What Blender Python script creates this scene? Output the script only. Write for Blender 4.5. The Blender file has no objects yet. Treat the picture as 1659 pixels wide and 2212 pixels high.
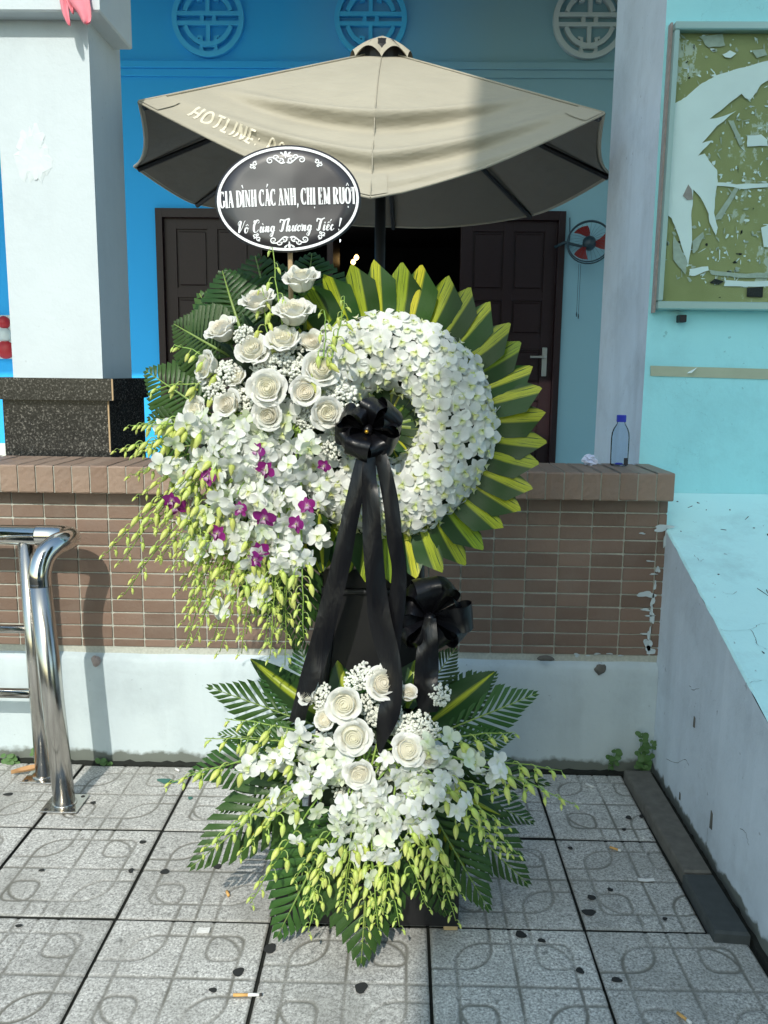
import bpy, math, random
import numpy as np
from mathutils import Vector, Matrix
random.seed(7); rng = np.random.default_rng(7)
PI = math.pi; R_ = math.radians
scene = bpy.context.scene; COL = scene.collection

# ------------------------------------------------------------------ camera, sky, sun, exposure
FPX = 1821.7; PITCH, YAW, ROLL = R_(9.372), R_(1.086), R_(.655); CAMH = 1.42
_F = np.array([-math.sin(YAW)*math.cos(PITCH), math.cos(YAW)*math.cos(PITCH), -math.sin(PITCH)])
_r = np.array([math.cos(YAW), math.sin(YAW), 0.]); _u = np.cross(_r, _F)
_R = _r*math.cos(ROLL) + _u*math.sin(ROLL); _U = -_r*math.sin(ROLL) + _u*math.cos(ROLL)
CAM = np.array([0., 0., CAMH])
cd = bpy.data.cameras.new('camera'); cam = bpy.data.objects.new('camera', cd); COL.objects.link(cam)
cd.sensor_fit = 'VERTICAL'; cd.sensor_height = 24.; cd.lens = 24.*FPX/2212.; cd.clip_start = .05; cd.clip_end = 500
cam.matrix_world = Matrix(((_R[0], _U[0], -_F[0], 0), (_R[1], _U[1], -_F[1], 0), (_R[2], _U[2], -_F[2], CAMH), (0, 0, 0, 1)))
scene.camera = cam
SUN_EL, SUN_AZ = R_(40), R_(6.5)                      # sun behind the camera, a little to its left
to_sun = Vector((-math.sin(SUN_AZ)*math.cos(SUN_EL), -math.cos(SUN_AZ)*math.cos(SUN_EL), math.sin(SUN_EL)))
w = bpy.data.worlds.new('World'); scene.world = w; w.use_nodes = True
nt = w.node_tree; bg = nt.nodes['Background']
sky = nt.nodes.new('ShaderNodeTexSky'); sky.sky_type = 'NISHITA'; sky.sun_disc = False
sky.ozone_density = .35; sky.dust_density = 1.6; sky.sun_elevation = SUN_EL; sky.sun_rotation = math.atan2(to_sun.x, to_sun.y) % (2*PI)
tint = nt.nodes.new('ShaderNodeMix'); tint.data_type = 'RGBA'; tint.blend_type = 'MULTIPLY'; tint.inputs[0].default_value = 1; tint.inputs[7].default_value = (.89, 1.02, .96, 1)   # slightly green sky tint, added to turn the shade teal
nt.links.new(sky.outputs[0], tint.inputs[6]); nt.links.new(tint.outputs[2], bg.inputs[0]); bg.inputs[1].default_value = .15
sl = bpy.data.lights.new('sun', 'SUN'); sl.energy = 2.25; sl.angle = R_(.45); sl.color = (1, .95, .86)
so = bpy.data.objects.new('sun', sl); COL.objects.link(so); so.location = (-2, -6, 9)
so.rotation_euler = (-to_sun).to_track_quat('-Z', 'Y').to_euler()
scene.view_settings.view_transform = 'Standard'; scene.view_settings.look = 'None'
scene.view_settings.exposure = 0.58; scene.view_settings.gamma = 1; scene.view_settings.use_curve_mapping = False

# ------------------------------------------------------------------ placing helpers (photo point + real distance -> metres)
def ray(a, b): return _R*(a-829.5)/FPX + _U*(1106-b)/FPX + _F
def at(a, b, Y): d = ray(a, b); return Vector(CAM + d*(Y/d[1]))
def atz(a, b, Z=0.): d = ray(a, b); return Vector(CAM + d*((Z-CAMH)/d[2]))
V = Vector

# ------------------------------------------------------------------ materials
MATS = {}
def nodes(name):
    m = bpy.data.materials.new(name); m.use_nodes = True; MATS[name] = m
    t = m.node_tree; b = t.nodes['Principled BSDF']
    def N(kind, **kw):
        n = t.nodes.new('ShaderNode'+kind)
        for k, v in kw.items():
            if k in n.inputs: n.inputs[k].default_value = v
            else: setattr(n, k, v)
        return n
    return m, t, b, N, t.links.new
def coords(N, L, kind='Object', scale=(1, 1, 1)):
    tc = N('TexCoord'); mp = N('Mapping'); mp.inputs['Scale'].default_value = scale
    L(tc.outputs[kind], mp.inputs[0]); return mp.outputs[0]
def ramp(N, L, fac, stops):
    r = N('ValToRGB'); e = r.color_ramp.elements
    while len(e) < len(stops): e.new(.5)
    for i, (p, c) in enumerate(stops):
        e[i].position = p; e[i].color = (*c, 1) if len(c) == 3 else c
    L(fac, r.inputs[0]); return r.outputs[0]
def mixc(N, L, fac, a, b, mode='MIX'):
    m = N('Mix', data_type='RGBA', blend_type=mode)
    for s, v in ((0, fac), (6, a), (7, b)):
        if hasattr(v, 'is_output') or isinstance(v, bpy.types.NodeSocket): L(v, m.inputs[s])
        else: m.inputs[s].default_value = v if s == 0 else (*v, 1)
    return m.outputs[2]
def bump(N, L, b, h, strength=.3, dist=.002):
    bp = N('Bump', Strength=strength, Distance=dist); L(h, bp.inputs['Height']); L(bp.outputs[0], b.inputs['Normal'])
def simple(name, c, rough=.5, metal=0., bumpy=0., bscale=60, var=0., coat=0., spec=None):
    m, t, b, N, L = nodes(name)
    b.inputs['Base Color'].default_value = (*c, 1); b.inputs['Roughness'].default_value = rough; b.inputs['Metallic'].default_value = metal
    if coat: b.inputs['Coat Weight'].default_value = coat; b.inputs['Coat Roughness'].default_value = .08
    if spec is not None: b.inputs['Specular IOR Level'].default_value = spec
    if bumpy or var:
        n = N('TexNoise', Scale=bscale, Detail=5.); L(coords(N, L), n.inputs['Vector'])
        if var: L(mixc(N, L, n.outputs[0], [x*(1-var) for x in c], [min(1, x*(1+var)) for x in c]), b.inputs['Base Color'])
        if bumpy: bump(N, L, b, n.outputs[0], bumpy, .003)
    return m
def plaster(name, c, stain, chip=(.75, .78, .76), rough=.75, amount=.5, zdirt=None, streak=True):
    """painted render: broad weathering, faint vertical streaks, small chips and scuffs"""
    m, t, b, N, L = nodes(name); co = coords(N, L)
    n1 = N('TexNoise', Scale=1.7, Detail=8., Roughness=.65); L(co, n1.inputs['Vector'])
    base = mixc(N, L, ramp(N, L, n1.outputs[0], [(.35, (0, 0, 0)), (.75, (1, 1, 1))]), c, stain)
    if streak:
        n2 = N('TexNoise', Scale=6., Detail=4.); L(coords(N, L, scale=(1.6, 1.6, .18)), n2.inputs['Vector'])
        base = mixc(N, L, ramp(N, L, n2.outputs[0], [(.52, (0, 0, 0)), (.78, (amount*.55,)*3)]), base, [x*.72 for x in stain])
    n3 = N('TexNoise', Scale=34., Detail=3., Roughness=.6); L(co, n3.inputs['Vector'])
    base = mixc(N, L, ramp(N, L, n3.outputs[0], [(.70, (0, 0, 0)), (.73, (amount,)*3)]), base, [x*.5 for x in stain])
    n4 = N('TexNoise', Scale=9., Detail=6., Roughness=.7); L(co, n4.inputs['Vector'])
    base = mixc(N, L, ramp(N, L, n4.outputs[0], [(.70, (0, 0, 0)), (.735, (amount,)*3)]), base, chip)
    n6 = N('TexNoise', Scale=3.3, Detail=9., Roughness=.72); L(co, n6.inputs['Vector'])
    base = mixc(N, L, ramp(N, L, n6.outputs[0], [(.50, (0, 0, 0)), (.72, (amount*.75,)*3)]), base, [x*.66 for x in stain])
    mus = N('TexVoronoi', Scale=3.2, feature='DISTANCE_TO_EDGE'); nn = N('TexNoise', Scale=5., Detail=5.)
    L(co, nn.inputs['Vector']); va = N('VectorMath', operation='ADD'); L(co, va.inputs[0]); L(nn.outputs['Color'], va.inputs[1]); L(va.outputs[0], mus.inputs['Vector'])
    crack = ramp(N, L, mus.outputs['Distance'], [(.0, (1, 1, 1)), (.0045, (0, 0, 0))]); gate = ramp(N, L, n1.outputs[0], [(.56, (0, 0, 0)), (.6, (.55*amount,)*3)])
    mm = N('Math', operation='MULTIPLY'); L(crack, mm.inputs[0]); L(gate, mm.inputs[1])
    base = mixc(N, L, mm.outputs[0], base, [x*.35 for x in stain])
    if zdirt:                                         # splash dirt low on the wall
        sp = N('SeparateXYZ'); L(co, sp.inputs[0]); nd = N('TexNoise', Scale=22., Detail=6.); L(co, nd.inputs['Vector'])
        ad = N('Math', operation='MULTIPLY_ADD'); ad.inputs[1].default_value = -.07; L(nd.outputs[0], ad.inputs[0]); L(sp.outputs[2], ad.inputs[2])
        f = ramp(N, L, ad.outputs[0], [(.0, (.9, .9, .9)), (zdirt, (0, 0, 0))]); base = mixc(N, L, f, base, (.10, .11, .085))
    L(base, b.inputs['Base Color']); b.inputs['Roughness'].default_value = rough
    nb = N('TexNoise', Scale=26., Detail=7., Roughness=.65); L(co, nb.inputs['Vector']); bump(N, L, b, nb.outputs[0], .35, .006)
    return m

plaster('white_plaster', (.55, .63, .65), (.47, .55, .58), amount=.5, zdirt=.018)
plaster('pillar_paint', (.58, .65, .68), (.53, .60, .63), amount=.25)
plaster('cyan_paint', (.40, .84, .88), (.36, .78, .83), chip=(.55, .78, .80), amount=.45)
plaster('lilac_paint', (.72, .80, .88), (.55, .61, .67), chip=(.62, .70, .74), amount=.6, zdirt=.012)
plaster('lit_top_cyan', (.62, .95, .93), (.55, .88, .88), chip=(.45, .72, .75), amount=.75, streak=False)  # paler cyan for the sloping top: its stronger light put into the colour
def facade_paint():
    m, t, b, N, L = nodes('facade_paint'); co = coords(N, L)
    sp = N('SeparateXYZ'); L(co, sp.inputs[0]); n = N('TexNoise', Scale=.8, Detail=5.); L(co, n.inputs['Vector'])
    ad = N('Math', operation='MULTIPLY_ADD'); ad.inputs[1].default_value = .5; L(n.outputs[0], ad.inputs[0]); L(sp.outputs[0], ad.inputs[2])
    mr = N('MapRange'); mr.inputs[1].default_value = -.75; mr.inputs[2].default_value = .95; L(ad.outputs[0], mr.inputs[0])
    c = ramp(N, L, mr.outputs[0], [(0, (.022, .43, .94)), (1, (.23, .43, .52))])     # vivid blue, greyer to the right: tonal shift put into the colour
    n2 = N('TexNoise', Scale=14., Detail=6.); L(co, n2.inputs['Vector'])
    c = mixc(N, L, n2.outputs[0], c, (.0, .0, .0)); t.nodes[-1].inputs[0].default_value = 0
    L(ramp(N, L, mr.outputs[0], [(0, (.022, .43, .94)), (1, (.23, .43, .52))]), b.inputs['Base Color']); b.inputs['Roughness'].default_value = .7
    bump(N, L, b, n2.outputs[0], .15, .004)
facade_paint()
simple('medallion_blue', (.05, .50, .92), .6, bumpy=.1); simple('medallion_grey', (.50, .60, .62), .6, bumpy=.1)  # blue and grey medallions repeat the tonal shift painted into the wall
simple('shade_roof_white', (.72, .74, .74), .8); simple('yard_tile', (.70, .70, .67), .45, var=.1, bscale=3)
simple('skirting', (.62, .63, .58), .4); simple('soil', (.012, .014, .011), .95, bumpy=.8, bscale=90)
simple('grout', (.46, .47, .41), .9, bumpy=.4, bscale=120, var=.3)
def ceramic(name, c1, c2):
    m, t, b, N, L = nodes(name); oi = N('ObjectInfo'); co = coords(N, L, scale=(1, 1, 1))
    c = mixc(N, L, oi.outputs['Random'], c1, c2)
    n = N('TexNoise', Scale=9., Detail=6., Roughness=.7); va = N('VectorMath', operation='ADD'); L(co, va.inputs[0])
    L(oi.outputs['Location'], va.inputs[1]); L(va.outputs[0], n.inputs['Vector'])
    c = mixc(N, L, ramp(N, L, n.outputs[0], [(.45, (0, 0, 0)), (.8, (.55, .55, .55))]), c, (.23, .18, .145))
    L(c, b.inputs['Base Color']); b.inputs['Roughness'].default_value = .55
    n2 = N('TexNoise', Scale=75., Detail=5., Roughness=.6); L(va.outputs[0], n2.inputs['Vector']); bump(N, L, b, n2.outputs[0], .5, .0035)
ceramic('wall_tile', (.150, .098, .070), (.225, .146, .106)); ceramic('cap_brick', (.225, .148, .105), (.295, .205, .150))
def granite():
    m, t, b, N, L = nodes('granite'); co = coords(N, L)
    n = N('TexNoise', Scale=130., Detail=3., Roughness=.7); L(co, n.inputs['Vector']); v = N('TexVoronoi', Scale=190.); L(co, v.inputs['Vector'])
    c = ramp(N, L, n.outputs[0], [(.42, (.012, .012, .012)), (.56, (.03, .03, .028)), (.68, (.20, .19, .17))])
    c = mixc(N, L, ramp(N, L, v.outputs['Distance'], [(.05, (.8, .8, .8)), (.22, (0, 0, 0))]), c, (.10, .10, .095))
    L(c, b.inputs['Base Color']); b.inputs['Roughness'].default_value = .22
granite()
def paver():
    m, t, b, N, L = nodes('paver'); co = coords(N, L); oi = N('ObjectInfo')
    va = N('VectorMath', operation='ADD'); L(co, va.inputs[0]); L(oi.outputs['Location'], va.inputs[1]); P = va.outputs[0]
    n = N('TexNoise', Scale=165., Detail=3., Roughness=.8); L(P, n.inputs['Vector'])
    c = ramp(N, L, n.outputs[0], [(.35, (.20, .197, .185)), (.47, (.43, .425, .40)), (.56, (.60, .595, .56)), (.67, (.82, .815, .78))])
    n1 = N('TexNoise', Scale=4., Detail=7., Roughness=.65); L(P, n1.inputs['Vector'])
    c = mixc(N, L, ramp(N, L, n1.outputs[0], [(.44, (0, 0, 0)), (.74, (.7, .7, .7))]), c, (.26, .255, .23))
    n5 = N('TexNoise', Scale=28., Detail=4.); L(P, n5.inputs['Vector'])
    c = mixc(N, L, ramp(N, L, n5.outputs[0], [(.66, (0, 0, 0)), (.72, (.6, .6, .6))]), c, (.10, .10, .09))
    tv = N('MapRange'); tv.inputs[3].default_value = .84; tv.inputs[4].default_value = 1.10; L(oi.outputs['Random'], tv.inputs[0]); hv = N('HueSaturation'); L(tv.outputs[0], hv.inputs['Value']); L(c, hv.inputs['Color']); c = hv.outputs[0]
    a = N('Attribute', attribute_name='groove'); n2 = N('TexNoise', Scale=5., Detail=5.); L(P, n2.inputs['Vector'])
    g = N('Math', operation='MULTIPLY'); L(a.outputs['Fac'], g.inputs[0]); L(ramp(N, L, n2.outputs[0], [(.30, (.25, .25, .25)), (.60, (.95, .95, .95))]), g.inputs[1])
    c = mixc(N, L, g.outputs[0], c, (.165, .16, .135))
    L(c, b.inputs['Base Color']); b.inputs['Roughness'].default_value = .72; bump(N, L, b, n.outputs[0], .35, .0015)
paver()
simple('kerb_stone', (.13, .122, .105), .85, bumpy=.6, bscale=30, var=.45); simple('kerb_stone_dark', (.055, .062, .062), .8, bumpy=.5, bscale=30, var=.35)
m = simple('steel', (.66, .65, .62), .10, 1.0)
def steel_brushed():
    m, t, b, N, L = nodes('steel_post'); b.inputs['Metallic'].default_value = 1; co = coords(N, L, scale=(60, 60, 3))
    n = N('TexNoise', Scale=2., Detail=5.); L(co, n.inputs['Vector']); L(ramp(N, L, n.outputs[0], [(.3, (.48, .46, .42)), (.7, (.62, .60, .56))]), b.inputs['Base Color'])
    L(ramp(N, L, n.outputs[0], [(.3, (.14,)*3), (.8, (.30,)*3)]), b.inputs['Roughness'])
steel_brushed()
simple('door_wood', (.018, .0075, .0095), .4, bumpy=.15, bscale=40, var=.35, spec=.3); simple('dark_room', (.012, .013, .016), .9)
simple('brass_handle', (.55, .53, .47), .3, .9)
def canvas_mat(name, c):
    m, t, b, N, L = nodes(name); co = coords(N, L)
    n = N('TexNoise', Scale=5., Detail=6.); L(co, n.inputs['Vector']); L(mixc(N, L, n.outputs[0], [x*.88 for x in c], [x*1.08 for x in c]), b.inputs['Base Color'])
    n2 = N('TexNoise', Scale=7., Detail=3.); L(coords(N, L, scale=(1, 1, 2.5)), n2.inputs['Vector']); bump(N, L, b, n2.outputs[0], .35, .03); b.inputs['Roughness'].default_value = .85
canvas_mat('canopy_canvas', (.40, .37, .295)); canvas_mat('canopy_shade', (.15, .135, .11)); simple('canopy_print', (.72, .67, .54), .8)  # second, darker canvas holds the shade of the canopy's underside
simple('black_metal', (.012, .012, .014), .45); simple('black_board', (.010, .010, .011), .32, bumpy=.1)
def satin():
    m, t, b, N, L = nodes('satin'); b.inputs['Base Color'].default_value = (.0035, .0035, .005, 1); b.inputs['Roughness'].default_value = .36; b.inputs['Specular IOR Level'].default_value = .42
    n = N('TexNoise', Scale=420., Detail=2.); L(coords(N, L), n.inputs['Vector']); n2 = N('TexNoise', Scale=16., Detail=3., Distortion=.6); L(coords(N, L, scale=(1.6, 1, .55)), n2.inputs['Vector']); bp0 = N('Bump', Strength=.55, Distance=.010); L(n2.outputs[0], bp0.inputs['Height']); bp = N('Bump', Strength=.15, Distance=.001); L(n.outputs[0], bp.inputs['Height']); L(bp0.outputs[0], bp.inputs['Normal']); L(bp.outputs[0], b.inputs['Normal'])
satin()
def floral(name, trans=.25, rough=.45, bs=60., bst=.12):
    """petals, buds, stems: colour from the mesh, some light through"""
    m, t, b, N, L = nodes(name); a = N('Attribute', attribute_name='col'); oi = N('ObjectInfo')
    hs = N('HueSaturation'); mr = N('MapRange'); mr.inputs[3].default_value = .90; mr.inputs[4].default_value = 1.05; L(oi.outputs['Random'], mr.inputs[0]); L(mr.outputs[0], hs.inputs['Value']); L(a.outputs['Color'], hs.inputs['Color']); mh = N('MapRange'); mh.inputs[3].default_value = .485; mh.inputs[4].default_value = .512; ml = N('Math', operation='FRACT'); mk = N('Math', operation='MULTIPLY'); mk.inputs[1].default_value = 17.3; L(oi.outputs['Random'], mk.inputs[0]); L(mk.outputs[0], ml.inputs[0]); L(ml.outputs[0], mh.inputs[0]); L(mh.outputs[0], hs.inputs['Hue'])
    L(hs.outputs[0], b.inputs['Base Color']); b.inputs['Roughness'].default_value = rough
    tr = N('BsdfTranslucent'); L(hs.outputs[0], tr.inputs[0]); mx = N('MixShader'); mx.inputs[0].default_value = trans
    L(b.outputs[0], mx.inputs[1]); L(tr.outputs[0], mx.inputs[2]); L(mx.outputs[0], t.nodes['Material Output'].inputs[0])
    n = N('TexNoise', Scale=bs, Detail=3.); L(coords(N, L), n.inputs['Vector']); bump(N, L, b, n.outputs[0], bst, .004)
floral('petal', .30, .5); floral('rose_petal', .36, .6); floral('bud_green', .25, .4); floral('small_bloom', .15, .8)
def leaf_mat(name, dark, light, stripe=None, trans=.2):
    m, t, b, N, L = nodes(name); uv = N('UVMap'); sp = N('SeparateXYZ'); L(uv.outputs[0], sp.inputs[0]); oi = N('ObjectInfo')
    n = N('TexNoise', Scale=1., Detail=4., Roughness=.6); mp = N('Mapping'); mp.inputs['Scale'].default_value = (2, 55, 1); L(uv.outputs[0], mp.inputs[0]); L(mp.outputs[0], n.inputs['Vector'])
    c = mixc(N, L, n.outputs[0], dark, light)
    if stripe:
        y1, y2, col = stripe                            # variegation: a streaky band between v = y1 and v = y2
        ab = N('Math', operation='SUBTRACT'); L(sp.outputs[1], ab.inputs[0]); ab.inputs[1].default_value = (y1+y2)/2
        ab2 = N('Math', operation='ABSOLUTE'); L(ab.outputs[0], ab2.inputs[0])
        ad = N('Math', operation='MULTIPLY_ADD'); ad.inputs[1].default_value = .10; L(n.outputs[0], ad.inputs[0]); L(ab2.outputs[0], ad.inputs[2])
        rw = N('MapRange'); rw.inputs[3].default_value = -.045; rw.inputs[4].default_value = .075; L(oi.outputs['Random'], rw.inputs[0])
        ad2 = N('Math', operation='ADD'); L(ad.outputs[0], ad2.inputs[0]); L(rw.outputs[0], ad2.inputs[1])
        f = ramp(N, L, ad2.outputs[0], [((y2-y1)/2+.015, (1, 1, 1)), ((y2-y1)/2+.085, (0, 0, 0))])
        yel = mixc(N, L, oi.outputs['Random'], col, (min(1, col[0]*1.6), col[1]*1.0, col[2]))
        sc = mixc(N, L, ramp(N, L, n.outputs[0], [(.38, (0, 0, 0)), (.46, (1, 1, 1))]), light, yel)
        c = mixc(N, L, f, c, sc)
    hs = N('HueSaturation'); mv = N('MapRange'); mv.inputs[3].default_value = .72; mv.inputs[4].default_value = 1.28; L(oi.outputs['Random'], mv.inputs[0]); L(mv.outputs[0], hs.inputs['Value']); L(c, hs.inputs['Color']); c = hs.outputs[0]; mh = N('MapRange'); mh.inputs[3].default_value = .475; mh.inputs[4].default_value = .51; mk = N('Math', operation='MULTIPLY'); mk.inputs[1].default_value = 13.7; mf = N('Math', operation='FRACT'); L(oi.outputs['Random'], mk.inputs[0]); L(mk.outputs[0], mf.inputs[0]); L(mf.outputs[0], mh.inputs[0]); L(mh.outputs[0], hs.inputs['Hue'])
    L(c, b.inputs['Base Color']); b.inputs['Roughness'].default_value = .34; b.inputs['Specular IOR Level'].default_value = .35
    tr = N('BsdfTranslucent'); L(c, tr.inputs[0]); mx = N('MixShader'); mx.inputs[0].default_value = trans
    L(b.outputs[0], mx.inputs[1]); L(tr.outputs[0], mx.inputs[2]); L(mx.outputs[0], t.nodes['Material Output'].inputs[0])
    w2 = N('TexVoronoi', Scale=170.); L(coords(N, L), w2.inputs['Vector'])      # water beads
    dr = ramp(N, L, w2.outputs['Distance'], [(.0, (1, 1, 1)), (.28, (0, 0, 0))]); n9 = N('TexNoise', Scale=18.); L(coords(N, L), n9.inputs['Vector'])
    g = N('Math', operation='MULTIPLY'); L(dr, g.inputs[0]); L(ramp(N, L, n9.outputs[0], [(.55, (0, 0, 0)), (.62, (1, 1, 1))]), g.inputs[1])
    s = N('Math', operation='MULTIPLY_ADD'); s.inputs[1].default_value = .5; L(n.outputs[0], s.inputs[0]); L(g.outputs[0], s.inputs[2]); bump(N, L, b, s.outputs[0], .5, .0012)
leaf_mat('palm_green', (.021, .072, .013), (.047, .125, .025)); leaf_mat('plain_green', (.012, .042, .010), (.026, .078, .018))
leaf_mat('ring_leaf', (.013, .048, .008), (.028, .088, .016), (.48, .93, (.30, .46, .025)))
leaf_mat('mid_leaf', (.013, .045, .010), (.028, .085, .018), (.38, .62, (.30, .46, .025)))
simple('weed_green', (.06, .14, .03), .6, var=.3, bscale=20); simple('dry_leaf', (.48, .27, .12), .7, var=.2)
simple('foam', (.02, .035, .015), .95, bumpy=.5)
m = simple('sign_black', (.024, .022, .026), .44, bumpy=.0, coat=.35)
m.node_tree.nodes['Principled BSDF'].inputs['Specular IOR Level'].default_value = .7
def sign_bump():
    t = MATS['sign_black'].node_tree; b = t.nodes['Principled BSDF']; n = t.nodes.new('ShaderNodeTexNoise'); n.inputs['Scale'].default_value = 9.; n.inputs['Detail'].default_value = 1.
    tc = t.nodes.new('ShaderNodeTexCoord'); t.links.new(tc.outputs['Object'], n.inputs['Vector']); bp = t.nodes.new('ShaderNodeBump'); bp.inputs['Strength'].default_value = .5; bp.inputs['Distance'].default_value = .012
    t.links.new(n.outputs[0], bp.inputs['Height']); t.links.new(bp.outputs[0], b.inputs['Normal'])
sign_bump()
simple('print_white', (.86, .88, .90), .5); simple('stick_wood', (.46, .32, .18), .7, bumpy=.3, var=.2); simple('wood_raw', (.50, .36, .18), .7)
simple('teal_alu', (.36, .52, .49), .35, .35, bumpy=.1); simple('rust_strip', (.36, .30, .28), .7, var=.3, bumpy=.3)
simple("filler", (.615, .68, .70), .95, bumpy=.5, bscale=40, var=.06)
def board_mat():
    m, t, b, N, L = nodes('olive_board'); co = coords(N, L); n = N('TexNoise', Scale=5., Detail=6.); L(co, n.inputs['Vector'])
    c = mixc(N, L, n.outputs[0], (.21, .225, .075), (.39, .40, .18)); n2 = N('TexNoise', Scale=26., Detail=5., Roughness=.7); L(coords(N, L, scale=(1, 1, .7)), n2.inputs['Vector'])
    n3 = N('TexNoise', Scale=3.5, Detail=2.); L(co, n3.inputs['Vector']); mu = N('Math', operation='MULTIPLY'); L(n2.outputs[0], mu.inputs[0]); L(n3.outputs[0], mu.inputs[1])
    c = mixc(N, L, ramp(N, L, mu.outputs[0], [(.335, (0, 0, 0)), (.36, (.8, .8, .8))]), c, (.55, .60, .52)); L(c, b.inputs['Base Color']); b.inputs['Roughness'].default_value = .7; bump(N, L, b, n2.outputs[0], .3, .003)
board_mat(); simple('torn_paper', (.80, .88, .88), .8, bumpy=.8, bscale=9, var=.08); simple('old_paper', (.42, .47, .40), .85, var=.3)
simple('black_scrap', (.015, .018, .018), .8); simple('tape', (.42, .46, .33), .5, var=.15, bscale=15)
def glassy(name, tint, rough, fac):
    m, t, b, N, L = nodes(name); tr = N('BsdfTransparent'); tr.inputs[0].default_value = (*tint, 1); gl = N('BsdfGlossy'); gl.inputs['Roughness'].default_value = rough
    lw = N('LayerWeight', Blend=fac); mx = N('MixShader'); L(lw.outputs['Fresnel'], mx.inputs[0]); L(tr.outputs[0], mx.inputs[1]); L(gl.outputs[0], mx.inputs[2]); L(mx.outputs[0], t.nodes['Material Output'].inputs[0])
glassy('pane_glass', (.955, .992, .988), .02, .06); glassy('bottle_clear', (.84, .91, .97), .10, .12)
simple('blue_cap', (.015, .03, .42), .35); simple('paper_white', (.66, .70, .86), .7); simple('dark_label', (.03, .025, .03), .6)
simple('fan_red', (.20, .012, .010), .4); simple('fan_dark', (.02, .05, .07), .4); simple('alarm_red', (.45, .02, .03), .45); simple('alarm_white', (.62, .70, .70), .5)
simple('pink_cloth', (.80, .26, .32), .75, var=.2, bscale=25, bumpy=.3); simple('cig_white', (.78, .77, .74), .7); simple('cig_tan', (.68, .38, .12), .7); simple('cig_ash', (.05, .045, .04), .9)
simple('stain_black', (.022, .023, .022), .85); simple('green_paint_stain', (.05, .16, .13), .8); simple('gold', (.75, .42, .05), .3, .8)
simple('building_wall', (.42, .43, .42), .85, var=.08); simple('window_dark', (.04, .06, .08), .15)
m, t, b, N, L = nodes('tube_glow'); b.inputs['Emission Color'].default_value = (.85, .93, 1, 1); b.inputs['Emission Strength'].default_value = 2.2
m, t, b, N, L = nodes('lit_bulb'); b.inputs['Emission Color'].default_value = (1, .62, .22, 1); b.inputs['Emission Strength'].default_value = 4.

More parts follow.
